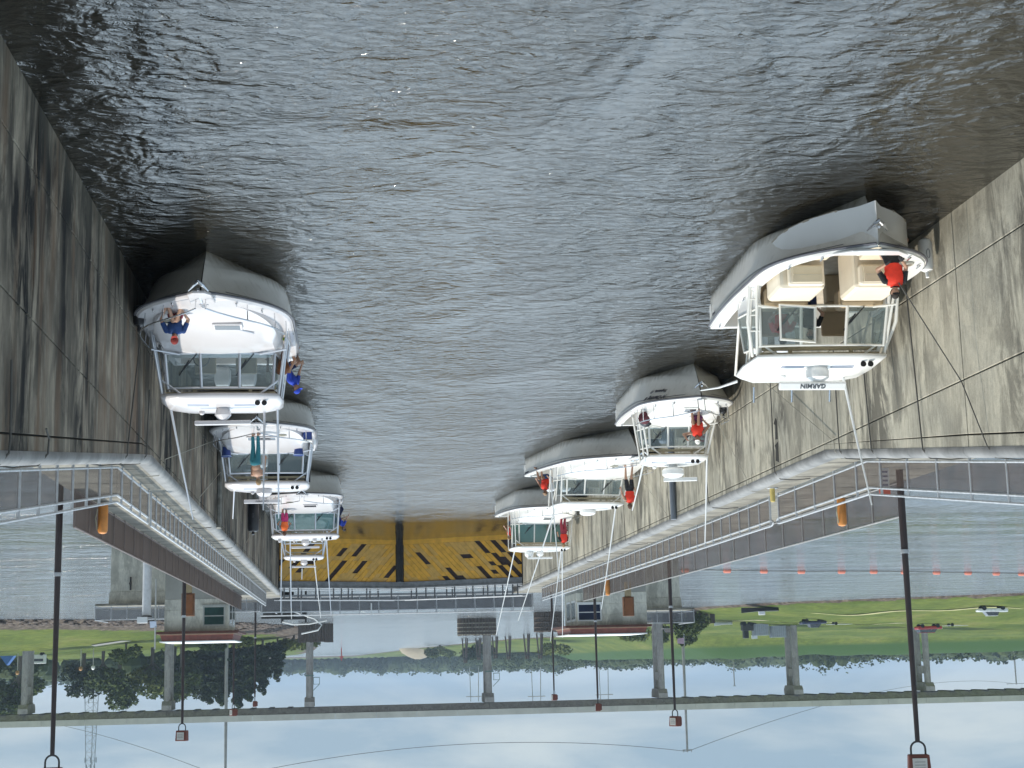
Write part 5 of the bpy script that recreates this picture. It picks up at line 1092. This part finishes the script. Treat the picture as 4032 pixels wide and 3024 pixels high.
# second boat
person('person in a red vest and white cap sitting on the named boat, arm raised', (-10.85, 46.55, 0), R(20), 1.48, 10, [(-.12, -.52, 1.30), (.10, -.50, 1.27)], [(-.25, -.2, 1.6), (.34, -.12, 2.1)], [('shorts', 'shorts', PUR), ('life_vest', 'vest', RED)], skin=SKIN2, hat=WHT, hair=HAIRG, scale=1.0, head=(6, 0))
# third boat
person('person in a red vest and dark shorts standing on the foredeck of the slanted boat', (-11.05, 59.6, 1.26), R(170), .93, 4, ST(0, .14), [(-.3, -.18, .95), (.3, -.2, .95)], [('shorts', 'shorts', BLKC), ('life_vest', 'vest', RED)], skin=SKIN, hair=HAIRG)
person('person in a red vest and blue shorts sitting at the stern of the slanted boat', (-8.45, 65.3, 0), R(40), 1.02, 4, [(-.12, -.5, .72), (.12, -.5, .72)], [(-.3, -.22, 1.1), (.32, -.2, 1.15)], [('shorts', 'shorts', BLU), ('life_vest', 'vest', RED)], hat=cloth('tan_cap', (.35, .22, .13)), skin=SKIN2)
# fourth boat
person('person with maroon trousers and a red vest standing before the green-tinted windscreen', (-11.15, 79.3, 1.32), R(160), .93, 6, ST(0, .1), [(-.22, -.28, 1.0), (.2, -.3, 1.0)], [('trousers', 'trousers', MAR), ('shirt', 'tee', BLKC), ('life_vest', 'vest', RED)], hair=HAIRB)
person('person in a red vest leaning at the channel side of the last sunlit-side boat', (-8.80, 82.4, .85), R(60), .86, 24, ST(0, .1), [(-.2, -.4, .9), (.2, -.4, .9)], [('shorts', 'shorts', NVY), ('life_vest', 'vest', RED)], hair=HAIRB, scale=.95)
# shaded side
person('person in a blue shirt and red hat sitting on the front cabin boat', (3.72, 33.2, 0), R(-4), 1.26, 22, [(-.16, -.58, 1.14), (.16, -.56, 1.14)], [(-.2, -.42, 1.32), (.24, -.40, 1.30)], [('shirt', 'tee', BLU), ('shorts', 'shorts', MAR)], hat=cloth('red_hat', (.22, .025, .02)), cap_rim=cloth('hat_brim_red', (.33, .03, .02)), head=(20, 0), scale=.95)
person('person in a cream shirt bending over the channel-side deck of the front cabin boat', (1.58, 36.9, .90), R(155), .80, 58, ST(0, .1), [(-.15, -.55, .35), (.15, -.6, .35)], [('shirt', 'tee', WHT), ('shorts', 'shorts', cloth('rust_cloth', (.22, .08, .03))), ('shoes', 'shoes', LIME)], hair=HAIRG, skin=SKIN2)
person('person in a royal blue cap crouching at the stern of the front cabin boat', (1.62, 39.9, .55), R(-60), .62, 35, [(-.12, -.2, .07), (.12, -.22, .07)], [(-.2, -.4, .5), (.2, -.4, .5)], [('shirt', 'tee', ROYAL), ('shorts', 'shorts', NVY)], hat=ROYAL, scale=.95)
person('shirtless person in teal shorts bending forward on the bow of the boat with blue buckets', (3.02, 50.6, 1.22), R(200), .95, 26, ST(0, .1), [(-.2, -.35, .85), (.2, -.35, .85)], [('shorts', 'trousers', TEAL)], hair=HAIRB, skin=SKIN)
person('person in a pink skirt and orange vest standing on the third shaded boat', (2.95, 72.4, 1.28), R(175), .85, 4, ST(0, .09), [(-.25, -.25, .95), (.22, -.3, .95)], [('skirt', 'shorts', PNK), ('shirt', 'tee', cloth('grey_shirt', (.2, .2, .22))), ('life_vest', 'vest', ORNG)], hair=HAIRG, skin=SKIN2, scale=.93)
person('person in blue leaning out over the side of the third shaded boat', (.52, 75.6, .86), R(-65), .82, 34, ST(0, .12), [(-.25, -.5, .7), (.1, -.55, .85)], [('trousers', 'trousers', NVY), ('shirt', 'tee', ROYAL)], hair=HAIRD)
# ------------------------------------------------------------------ vegetation
def leafm(name, a, b):
    m = bpy.data.materials.new(name); m.use_nodes = True; nt = m.node_tree; p = nt.nodes['Principled BSDF']
    g = N(nt, 'ShaderNodeNewGeometry'); n = N(nt, 'ShaderNodeTexNoise'); n.inputs['Scale'].default_value = .35; n.inputs['Detail'].default_value = 6; n.inputs['Roughness'].default_value = .7
    nt.links.new(g.outputs['Position'], n.inputs['Vector']); r = ramp(nt, [(.32, a), (.68, b)]); nt.links.new(n.outputs['Fac'], r.inputs[0]); nt.links.new(r.outputs[0], p.inputs['Base Color']); p.inputs['Roughness'].default_value = .8; p.inputs['Specular IOR Level'].default_value = .15
    return m
LEAF = leafm('broad_leaves', (.028, .045, .012), (.085, .11, .028)); LEAFD = leafm('pine_needles', (.014, .026, .012), (.045, .062, .022)); LEAFL = leafm('light_leaves', (.06, .085, .02), (.16, .18, .045)); LEAFF = leafm('far_leaves', (.03, .048, .022), (.07, .092, .035))
BARK = M('bark', (.14, .115, .09), .9, 0, .3, 2)
def crown(mb, lobes, n, s, rr):
    tot = sum(l[1][0] * l[1][2] for l in lobes)
    for c_, r_ in lobes:
        for _ in range(int(n * r_[0] * r_[2] / tot)):
            d = Vector((rr.gauss(0, 1), rr.gauss(0, 1), rr.gauss(0, 1))).normalized(); k = rr.uniform(.35, 1.0) ** .55 * (1 + .18 * mnoise.noise(d * 2.3 + Vector(c_)))
            p = Vector(c_) + Vector((d.x * r_[0], d.y * r_[1], d.z * r_[2])) * k
            a = Vector((rr.gauss(0, 1), rr.gauss(0, 1), rr.gauss(0, .6))).normalized(); b = a.cross(Vector((rr.gauss(0, 1), rr.gauss(0, 1), rr.gauss(0, 1)))).normalized(); q = s * rr.uniform(.5, 1.2)
            mb.add([p - a * q, p + b * q * .6, p + a * q, p - b * q * .6], [(0, 1, 2, 3)])
def tree(loc, h, w, label, kind='broad', mat=LEAF, n=2200, s=.55, seed=1, cat='tree', group='trees on the banks'):
    rr = random.Random(seed); nm = {'broad': 'broadleaf_tree', 'pine': 'pine_tree', 'bush': 'bush', 'palm': 'palm_tree'}[kind]; root = empty(nm, loc, label, cat, group)
    tk = MB(); cr = MB(); lobes = []
    if kind == 'broad':
        tk.tube([(0, 0, -1), (.1, 0, h * .3), (-.1, .1, h * .7)], [w * .05, w * .036, w * .012], 8)
        for i in range(9):
            a = i * 2.4; rad = w * .5 * rr.uniform(.25, .72); z = h * rr.uniform(.42, .86); r = w * rr.uniform(.16, .28); c_ = (math.cos(a) * rad, math.sin(a) * rad, z); lobes.append((c_, (r, r, r * .8))); tk.tube([(0, 0, h * .3), (c_[0] * .5, c_[1] * .5, z * .75), c_], [w * .02, w * .012, w * .005], 5)
        lobes.append(((0, 0, h * .82), (w * .28, w * .28, h * .16)))
    elif kind == 'pine':
        tk.tube([(0, 0, -1), (0, 0, h * .98)], [w * .045, w * .008], 8)
        for i in range(14):
            f = .16 + .84 * i / 14; r = w * .5 * (1 - f) ** .7 + w * .05; a = i * 2.1; lobes.append(((math.cos(a) * r * .35, math.sin(a) * r * .35, h * f), (r * .9, r * .9, h * .06)))
            tk.tube([(0, 0, h * f * .97), (math.cos(a) * r * .8, math.sin(a) * r * .8, h * f)], [.1, .04], 5)
    elif kind == 'bush':
        tk.tube([(0, 0, -.5), (0, 0, h * .5)], [w * .04, w * .02], 6)
        for i in range(6): a = i * 2.4; lobes.append(((math.cos(a) * w * .28, math.sin(a) * w * .28, h * rr.uniform(.35, .7)), (w * .24, w * .24, h * .3)))
    elif kind == 'palm':
        tk.tube([(0, 0, -1), (.2, 0, h * .5), (0, 0, h)], [.28, .2, .17], 8)
        for i in range(22):
            a = i * 2.4; el = rr.uniform(-.6, 1.1); L_ = w * .5
            pts = [Vector((0, 0, h))] + [Vector((math.cos(a) * L_ * t, math.sin(a) * L_ * t, h + math.sin(el) * L_ * t - .5 * L_ * t * t)) for t in (.35, .7, 1)]
            for u, v in zip(pts[:-1], pts[1:]): sd_ = Vector((-math.sin(a), math.cos(a), 0)) * .35; cr.add([u - sd_, u + sd_, v + sd_ * .7, v - sd_ * .7], [(0, 1, 2, 3)])
    tk.build('trunk', BARK, root, smooth=True)
    if lobes: crown(cr, lobes, n, s, rr)
    cr.build('crown', mat, root)
def G(x, y): return (x, y, max(0, gh(x, y)))
T_ = [
 (70, 425, 12, 12, 'broad', LEAFD, 1800, .6, 'low dark tree filling the gap left of the lattice tower foot'), (46, 422, 15, 12, 'broad', LEAFD, 2400, .6, 'dark tree standing right behind the second bridge pier'), (39, 424, 14.5, 11, 'broad', LEAFD, 2400, .6, 'dark tree behind the thin-crowned one'), (34.5, 430, 15, 10, 'pine', LEAFD, 2200, .6, 'dark pine in the second row behind the power pole'), (27, 430, 16, 9, 'pine', LEAFD, 2200, .6, 'dark pine in the second row towards the canal'),  # x, y, height, width, kind, material, n, leaf, label
 (92, 415, 17, 15, 'broad', LEAF, 3400, .6, 'tall broad tree at the edge of the frame behind the first bridge pier, shaded side'), (83, 408, 15.5, 11, 'broad', LEAF, 2600, .6, 'broad dark tree leaning beside the first bridge pier'), (100, 430, 16, 14, 'broad', LEAFD, 2200, .6, 'dark tree farthest out beyond the first bridge pier'),
 (57, 400, 15.5, 13, 'broad', LEAF, 3400, .55, 'rounded broad tree between the lattice tower and the second bridge pier'), (63, 412, 11, 10, 'broad', LEAF, 2000, .55, 'lower tree beside the lattice tower'), (50, 408, 13.5, 11, 'broad', LEAFL, 2400, .55, 'lighter green tree just beside the second bridge pier'),
 (42, 402, 14, 10, 'broad', LEAF, 2200, .55, 'thin-crowned tree on the gate side of the second bridge pier'), (36, 410, 15.5, 9, 'pine', LEAFD, 2600, .6, 'first dark pine beside the tall power pole'), (32, 404, 16.5, 9, 'pine', LEAFD, 2800, .6, 'dark pine directly behind the tall power pole'), (28.5, 412, 17, 9, 'pine', LEAFD, 2800, .6, 'dark pine next to the power pole on the canal side'), (25.5, 405, 16, 8, 'pine', LEAFD, 2600, .6, 'dark pine with a ragged top behind the forked lamp'), (22.5, 415, 14.5, 7.5, 'pine', LEAFD, 2200, .55, 'dark pine second from the canal'), (18.8, 418, 11.5, 5.6, 'pine', LEAFD, 1500, .5, 'pointed pine standing alone nearest the canal'),
 (48, 345, 4.5, 7, 'bush', LEAF, 1000, .4, 'dark bush in front of the rounded tree, shaded side'), (30, 352, 4, 6.5, 'bush', LEAF, 1000, .4, 'bush beyond the brown hut roof'), (24, 356, 3.6, 6, 'bush', LEAFL, 900, .4, 'yellowish bush on the grassy point'), (14.5, 420, 4.5, 9, 'bush', LEAFL, 1300, .45, 'low shrubs running down to the canal behind the bridge pier'), (11.5, 455, 4, 7, 'bush', LEAF, 900, .4, 'low dark shrubs at the tip of the grassy point'),
 (-65, 292, 5.5, 7.5, 'bush', LEAF, 1600, .35, 'spreading willow at the water edge beside the sheet piling'), (-75.5, 372, 5.2, 5.5, 'broad', LEAF, 1500, .35, 'small round tree behind the small shelter'), (-81, 368, 5.6, 6, 'broad', LEAF, 1600, .35, 'small round tree next to the lone flag pole'), (-68.5, 380, 4, 6, 'bush', LEAFL, 900, .35, 'olive bush between the blue-windowed hut and the pile wall'), (-72, 395, 4.5, 8, 'bush', LEAF, 1100, .4, 'green bush behind the roof of the blue-windowed hut'), (-80, 430, 4.2, 9, 'bush', LEAFL, 1100, .4, 'yellow-green scrub beyond the blue-windowed hut roof'),
 (-58, 700, 9, 16, 'bush', LEAFD, 1600, .7, 'dark rounded thicket beside the sand heap on the west bank'), (-85, 640, 6, 14, 'bush', LEAFL, 1100, .6, 'pale scrub near the mooring piles on the west bank'), (-50, 860, 7, 18, 'bush', LEAF, 1000, .8, 'scrub at the narrow end of the west bank')]
for i, (x, y, h, w_, k, m_, n, s, lb) in enumerate(T_): tree(G(x, y), h, w_, lb, k, m_, n, s, 40 + i, 'bush' if k == 'bush' else 'tree')
rr = random.Random(5); fw_ = MB()
path = [(-760, 700), (-560, 760), (-400, 860), (-250, 1080), (-140, 1330), (-40, 1560), (60, 1560), (150, 1350), (230, 1150), (330, 900)]
for (xa_, ya_), (xb_, yb_) in zip(path[:-1], path[1:]):
    L_ = math.hypot(xb_ - xa_, yb_ - ya_); n = int(L_ / 6.5)
    for i in range(n):
        t = i / n; x, y = xa_ + (xb_ - xa_) * t, ya_ + (yb_ - ya_) * t; hh = 15 + 6 * mnoise.noise(Vector((x * .012, y * .012, 3))) + 5 * mnoise.noise(Vector((x * .05, y * .05, 9))); hh *= float(np.interp(x, [-760, -300, -120], [.66, .74, 1]))
        fw_.ell((x, y + 8, 4 + hh * .42), (7, 6, hh * .5), 9, 6)
        for k in range(3): crown(fw_, [((x + rr.uniform(-8, 8), y + rr.uniform(-6, 20), 4 + hh * (.3 + .24 * k)), (7.5 - k * 1.2, 7, hh * .26))], 42, 1.5, rr)
o = fw_.build('far_wood', LEAFF); o['kind'] = 'stuff'
rr = random.Random(9); fw_ = MB()
for (xa_, ya_), (xb_, yb_) in (((-640, 560), (-250, 640)), ((-250, 640), (-170, 760)), ((-170, 760), (-120, 900)), ((-120, 900), (-90, 1200)), ((30, 436), (66, 436)), ((84, 428), (130, 440)), ((120, 560), (75, 560)), ((75, 560), (45, 700)), ((45, 700), (60, 1100))):
    L_ = math.hypot(xb_ - xa_, yb_ - ya_); n = int(L_ / 7)
    for i in range(n):
        t = i / n; x, y = xa_ + (xb_ - xa_) * t, ya_ + (yb_ - ya_) * t; hh = 9 + 5 * mnoise.noise(Vector((x * .03, y * .03, 3)))
        if y < 450: hh *= .8
        fw_.ell((x, y + 5, 4.5 + hh * .40), (3.8, 3, hh * .45), 9, 6)
        crown(fw_, [((x + rr.uniform(-6, 6), y + rr.uniform(-6, 12), 4.5 + hh * .5), (5.5, 5, hh * .58))], 110, .85, rr)
o = fw_.build('bank_wood', LEAFF); o['kind'] = 'stuff'
mb = MB(); rr = random.Random(3)
for i in range(900):          # riprap stones along the shaded-side shore
    y = rr.uniform(262, 360); x = float(np.interp(y, [a for a, b in SHR], [b for a, b in SHR])) + rr.uniform(-.8, 6) * 1.0; s = rr.uniform(.2, .6)
    mb.ell((x, y + rr.uniform(-.5, 3), max(0, gh(x + .8, y)) + s * .2), (s, s * rr.uniform(.6, 1), s * .5), 6, 4)
o = mb.build('shore_stones', M('riprap_stone', (.13, .10, .08), .9, 0, .5, .6)); o['kind'] = 'stuff'
track('dirt_track', [(-125, 309), (-105, 316), (-88, 330), (-82, 338)], 1.3, SANDM); track('bank_path', [(-118, 262), (-98, 270), (-84, 275)], 1.0, M('dry_grass_path', (.34, .32, .15), .95, 0, .2, .3))
sh_ = empty('sand_heap', G(-48, 1010), 'pale sand heap above the far west bank', 'sand heap'); mm_ = MB(); mm_.loft([[(math.cos(a) * r * 1.6 + dx, math.sin(a) * r, z) for a in [R(k) for k in range(0, 360, 24)]] for r, z, dx in ((10, -1, 0), (8, 2, 1), (4.5, 4.5, 2.5), (1.2, 6.2, 3.5))]); mm_.build('heap', M('heap_sand', (.27, .23, .165), .95, 0, .3, .1), sh_, smooth=True)
# ------------------------------------------------------------------ vehicles, shelters and small craft on the banks
TYRE = M('tyre_rubber', (.015, .015, .015), .9); VGL = M('vehicle_glass', (.02, .025, .03), .1, spec=.8)
def vehicle(loc, rz, mat, label, kind='pickup'):
    r_ = empty('parked_' + ('pickup' if kind == 'pickup' else 'suv'), loc, label, 'pickup' if kind == 'pickup' else 'car', None, rz)
    b = MB(); b.loft([[(-2.5, -.9, .45), (2.5, -.9, .45), (2.5, .9, .45), (-2.5, .9, .45)], [(-2.6, -.95, .75), (2.6, -.95, .75), (2.6, .95, .75), (-2.6, .95, .75)], [(-2.55, -.9, 1.12), (2.5, -.9, 1.02), (2.5, .9, 1.02), (-2.55, .9, 1.12)]]); b.build('body', mat, r_, bevel=.05)
    x0, x1 = (-.9, .95) if kind == 'pickup' else (-2.2, 1.0)
    c_ = MB(); c_.loft([[(x0 - .1, -.85, 1.06), (x1 + .5, -.85, 1.06), (x1 + .5, .85, 1.06), (x0 - .1, .85, 1.06)], [(x0 + .15, -.72, 1.72), (x1, -.72, 1.72), (x1, .72, 1.72), (x0 + .15, .72, 1.72)]]); c_.build('cabin', VGL, r_)
    MB().b2((x0 + .1, -.74, 1.722), (x1 + .02, .74, 1.78)).build('roof', mat, r_, bevel=.02)
    w0 = None
    for x in (-1.65, 1.65):
        for y in (-.85, .85):
            if w0 is None: w0 = MB().tube([(0, -.12, 0), (0, .12, 0)], .40, 16).build('wheel', TYRE, r_); w0.location = (x, y, .4)
            else: q = w0.copy(); C.objects.link(q); q.parent = r_; q.location = (x, y, .4)
    for y in (-.7, .7): MB().b2((2.56, y - .16, .8), (2.62, y + .16, .95)).build('headlight', WHITEP, r_)
def trailer(loc, rz, label):
    r_ = empty('boat_trailer', loc, label, 'trailer', None, rz); m_ = MB(); m_.tube([(-2.6, -.6, .5), (1.2, -.6, .5), (2.8, 0, .5), (1.2, .6, .5), (-2.6, .6, .5)], .05, 5); m_.tube([(-1, -.6, .5), (-1, .6, .5)], .05, 5); m_.build('trailer_frame', STEEL, r_)
    for y in (-.75, .75): MB().tube([(-1, y - .08, .33), (-1, y + .08, .33)], .33, 14).build('wheel', TYRE, r_)
def gz(x, y, d=0): return (x, y, gh(x, y) + d)
vehicle(gz(-93.0, 305), R(176), M('navy_car_paint', (.012, .018, .07), .25, coat=.5), 'navy blue pickup parked on the grass at the head of the dirt track'); trailer(gz(-98.6, 305.5), R(176), 'empty boat trailer behind the navy blue pickup')
vehicle(gz(-115, 300), R(174), M('red_car_paint', (.40, .02, .02), .25, coat=.5), 'red car parked on the green slope', 'suv'); trailer(gz(-120.8, 300.5), R(174), 'empty boat trailer behind the red car')
vehicle(gz(-112.2, 262), R(3), M('white_car_paint', (.75, .76, .78), .25, coat=.5), 'white pickup parked near the water edge of the green bank')
def skiff(loc, rz, L_, mat, label, hull2=None, cab=True):
    r_ = empty('small_boat', loc, label, 'small boat', None, rz); rings = []
    for t in (0, .1, .25, .45, .7, 1): w_ = L_ * .16 * (1 - (1 - min(t / .5, 1)) ** 2) + .03; x = -L_ / 2 + L_ * t; z = .75 - .25 * min(1, t * 2); rings.append([(x, -w_, z), (x, -w_ * .7, .05), (x, 0, -.15), (x, w_ * .7, .05), (x, w_, z)])
    MB().loft(rings, True, True).build('hull', mat, r_)
    if cab: MB().b2((-.2, -.4, .5), (.9, .4, 1.15)).build('console', WHITEP, r_, bevel=.05)
skiff(gz(-72.3, 268.5, .35), R(186), 6.5, M('dark_hull', (.03, .03, .035), .4), 'dark low boat moored at the green shore near the buoys')
skiff(gz(-86, 352, .5), R(200), 4.2, WHITEP, 'small white-rimmed dinghy lying tilted on the grass', cab=False)
skiff(gz(-66.5, 352, 1.5), R(165), 5.2, WHITEP, 'white boat raised on a lift beside the pile wall'); skiff(gz(-58, 430, .8), R(175), 7.5, M('grey_hull', (.45, .47, .5), .4), 'grey boat pulled up on the far west bank')
sl_ = empty('boat_lift', gz(-66.5, 352), 'slanted pale boat lift frame holding the white boat', 'boat lift'); m_ = MB(); m_.tube([(1.5, 0, -1), (2.8, 0, 3.2)], .12, 6); m_.tube([(-2, 0, -1), (-3.4, 0, 2.6)], .12, 6); m_.tube([(-2.4, 0, 1.3), (2.2, 0, 1.3)], .1, 6); m_.build('frame', M('lift_frame', (.5, .48, .38), .7), sl_)
st_ = empty('picnic_shelter', gz(-73.2, 345), 'small open shelter with a dark roof and a pale table', 'shelter'); MB().extr([(-3, -1.6, 2.2), (3, -1.6, 2.2), (2.2, 0, 3.1), (-2.2, 0, 3.1)], (0, .15, 0)).build('roof', DARKSTEEL, st_)
m_ = MB()
for x in (-2.5, 2.5):
    for y in (-1.3, 1.3): m_.tube([(x, y, -.5), (x, y, 2.3)], .09, 6)
m_.build('shelter_posts', TIMBER, st_); MB().b2((-3, -1.7, 2.18), (3, 1.7, 2.3)).build('eaves', M('eaves_grey', (.3, .29, .27), .8), st_)
fp_ = empty('flag_pole', gz(-73.0, 335), 'short pole with a small faded flag beside the shelter', 'flag pole'); MB().tube([(0, 0, -.5), (0, 0, 6)], .07, 6).build('pole', STEEL, fp_); MB().extr([(0, 0, 4.2), (1.5, .1, 4.4), (1.5, .1, 5.4), (0, 0, 5.6)], (0, .02, 0)).build('flag', M('faded_flag', (.45, .3, .38), .8), fp_)
sp_ = empty('sheet_pile_wall', (-66.5, 297, 0), 'dark sheet pile wall at the water edge by the willow', 'retaining wall'); m_ = MB()
for k in range(9): m_.b2((-4.5 + k * 1.15, 0 + .25 * (k % 2), -1), (-3.5 + k * 1.15, .4 + .25 * (k % 2), 2.6))
m_.build('sheet_piles', RUSTRED if 0 else M('dark_sheet_pile', (.06, .04, .038), .8, 0, .4, 1), sp_)
for x, nm in ((-94.7, 'grey steel container on the grass, the one beside the dark loader'), (-98.8, 'grey steel container on the grass, the one beside the bridge columns')):
    cn = empty('storage_container', gz(x, 352), nm, 'container', 'grey containers by the bridge'); MB().b2((-1.7, -1.2, .1), (1.7, 1.2, 2.75)).build('container_body', M('container_grey', (.38, .40, .42), .6, 0, .1, 2), cn, bevel=.03); m_ = MB()
    for k in range(7): m_.b2((-1.6 + k * .5, -1.26, .25), (-1.48 + k * .5, -1.205, 2.6))
    m_.build('container_ribs', M('container_rib', (.30, .32, .34), .6), cn)
ld = empty('loader', gz(-91.3, 351), 'black loader machine parked beside the grey containers', 'loader'); MB().b2((-1.3, -1, .5), (1.2, 1, 2.1)).build('loader_body', DARKSTEEL, ld, bevel=.1); MB().b2((-.2, -.8, 2.1), (.9, .8, 3.8)).build('cab', BLK, ld, bevel=.1)
for x in (-.9, .8): MB().tube([(x, -1.1, .5), (x, 1.1, .5)], .5, 16).build('wheel', TYRE, ld)
wb = empty('white_tank', gz(-94.3, 356), 'white box standing above the grey container near the loader', 'tank'); MB().b2((-.6, -.6, 2.9), (.6, .6, 3.7)).build('tank_body', WHITEP, wb, bevel=.05); MB().b2((-.5, -.5, -.3), (.5, .5, 2.9)).build('tank_legs', DARKSTEEL, wb)
# shaded-side bank: camper, tent, lamps
cm = empty('camper_van', gz(72, 372), 'small white camper parked under the trees near the first bridge pier', 'camper'); MB().b2((-2, -1, .5), (2, 1, 2.6)).build('camper_body', WHITEP, cm, bevel=.1); MB().b2((-1.6, -1.03, 1.5), (1.0, -.99, 2.1)).build('window', VGL, cm)
for x in (-1.2, 1.2): MB().tube([(x, -1.0, .4), (x, 1.0, .4)], .4, 12).build('wheel', TYRE, cm)
tn = empty('blue_tent', gz(80.5, 380), 'blue tent pitched under the trees near the frame edge', 'tent'); MB().extr([(-1.6, 0, 0), (1.6, 0, 0), (0, 0, 2.2)], (0, 3, 0)).build('tent_fly', M('tent_blue', (.06, .17, .45), .7), tn)
for i, (x, y, lb) in enumerate(((84, 372, 'park lamp with an orange head nearest the frame edge'), (76.3, 372, 'park lamp with an orange head beside the blue tent'), (62, 372, 'park lamp with an orange head by the lattice tower'), (59.5, 374, 'park lamp with a pale head by the rounded tree'))):
    pl = empty('park_lamp', gz(x, y), lb, 'park lamp', 'small park lamps under the trees'); MB().tube([(0, 0, -.5), (0, 0, 4.0)], .11, 6).build('pole', M('pale_post', (.45, .43, .38), .7), pl); MB().lathe((0, 0, 4.0), [(.2, 0), (.42, .2), (.42, .7), (.15, 1.0)], 10).build('lamp_head', M('lamp_orange', (.42, .22, .07), .6) if i < 3 else WHITEP, pl, smooth=True)
cw = struct(MB().extr([(47.5, 334, gh(47, 334) + .1), (54, 336, gh(54, 336) + .1), (54, 341, gh(54, 341) + .1), (46, 339, gh(46, 339) + .1)], (0, 0, .05)).build('concrete_path', M('path_grey', (.22, .22, .20), .9)))
# ------------------------------------------------------------------ power line, tower
PW = M('power_pole_steel', (.30, .29, .27), .7, .1, .2, .5)
def ppole(x, y, z, r, label, arm=1.2):
    p_ = empty('power_pole', (x, y, 0), label, 'power pole'); MB().tube([(0, 0, gh(x, y) - 1), (0, 0, z)], [r * 1.15, r * .75], 12).build('pole', PW, p_, smooth=True)
    m_ = MB(); m_.b2((-arm, -.1, z - .5), (arm, .1, z - .25))
    for x_ in (-arm * .9, 0, arm * .9): m_.tube([(x_, 0, z - .25), (x_, 0, z + .2)], .09, 6)
    m_.build('cross_arm', PW, p_)
ppole(30.7, 400, 36.2, .42, 'tall steel power pole rising in front of the dark pines'); ppole(-86.8, 400, 33.0, .36, 'tall steel power pole standing between bridge columns on the grassy bank')
ppole(-353, 800, 27.5, .45, 'power pole with a cross arm standing alone on the levee near the frame edge', 5.5)
ppole(-190, 760, 24, .35, 'first small power pole on the skyline above the levee', .6); ppole(-200, 700, 23.5, .4, 'second small power pole on the skyline above the levee', .6)
for x, y, lb in ((-104, 1300, 'far twin pylon above the sand heap'), (-205, 1250, 'far twin pylon between the bridge columns and the lone power pole'), (-150, 1250, 'far triple pylon on the skyline over the blue-windowed hut')):
    p_ = empty('far_pylon', (x, y, 0), lb, 'pylon'); m_ = MB()
    for dx in (-4, 4): m_.tube([(dx, 0, 0), (dx * .8, 0, 42)], .35, 5)
    m_.tube([(-7, 0, 38), (7, 0, 38)], .4, 5); m_.build('pylon_frame', PW, p_)
def wire(a, b, sag, label):
    pts = [(a[0] + (b[0] - a[0]) * t, a[1] + (b[1] - a[1]) * t, a[2] + (b[2] - a[2]) * t - 4 * sag * t * (1 - t)) for t in [k / 24 for k in range(25)]]; tag(MB().tube(pts, .075, 4).build('power_wire', M('wire_grey', (.13, .135, .14), .7)), label, 'power line', 'power lines over the bridge')
wire((30.7, 400, 36.2), (-86.8, 400, 33.0), 5.0, 'power line sagging across the sky between the two tall poles'); wire((-86.8, 400, 33.0), (-353, 800, 27.3), 7.5, 'power line running down behind the bridge to the lone pole')
wire((30.7, 400, 36.2), (140, 640, 26), 3, 'power line leaving the pine-side pole past the lattice tower')
tw = empty('lattice_tower', (95.5, 600, 0), 'grey lattice radio tower with antennas rising above the bridge, shaded side', 'tower'); m_ = MB(); zt = 66; b0_, b1_ = 3.6, .9
def leg(k, z): w_ = b0_ + (b1_ - b0_) * min(1, z / zt); a = R(90 + 120 * k); return Vector((w_ * math.cos(a), w_ * math.sin(a), z))
for k in range(3): m_.tube([leg(k, 0), leg(k, zt)], .16, 5)
m_.build('tower_legs', M('tower_steel', (.34, .36, .38), .6, .2), tw)
m_ = MB(); z = 3
while z < zt - 3:
    for k in range(3): m_.tube([leg(k, z), leg((k + 1) % 3, z + 3)], .07, 4); m_.tube([leg(k, z + 3), leg((k + 1) % 3, z + 3)], .06, 4)
    z += 3
m_.build('tower_bracing', bpy.data.materials['tower_steel'], tw)
for z, w_ in ((41, 1.9), (43.5, 1.4), (49, 1.5), (19.5, 1.2)):
    m_ = MB()
    for k in range(6 if z > 20 else 1): a = R(60 * k + 20); m_.b2((w_ * math.cos(a) * 1.2 - .18, w_ * math.sin(a) * 1.2 - .18, z), (w_ * math.cos(a) * 1.2 + .18, w_ * math.sin(a) * 1.2 + .18, z + 1.8))
    m_.build('antenna_cluster', bpy.data.materials['tower_steel'], tw)
# ------------------------------------------------------------------ air
hz_ = MB().b2((-3550, -70, -3), (3550, 5050, 68)).build('haze', (lambda m: m)(bpy.data.materials.new('haze'))); hz_['kind'] = 'stuff'
hm = bpy.data.materials['haze']; hm.use_nodes = True; nt = hm.node_tree; nt.nodes.clear(); ho = N(nt, 'ShaderNodeOutputMaterial'); hv = N(nt, 'ShaderNodeVolumePrincipled'); hv.inputs['Color'].default_value = (.66, .82, 1.0, 1); hv.inputs['Density'].default_value = .00014; hv.inputs['Anisotropy'].default_value = .2; nt.links.new(hv.outputs[0], ho.inputs['Volume'])
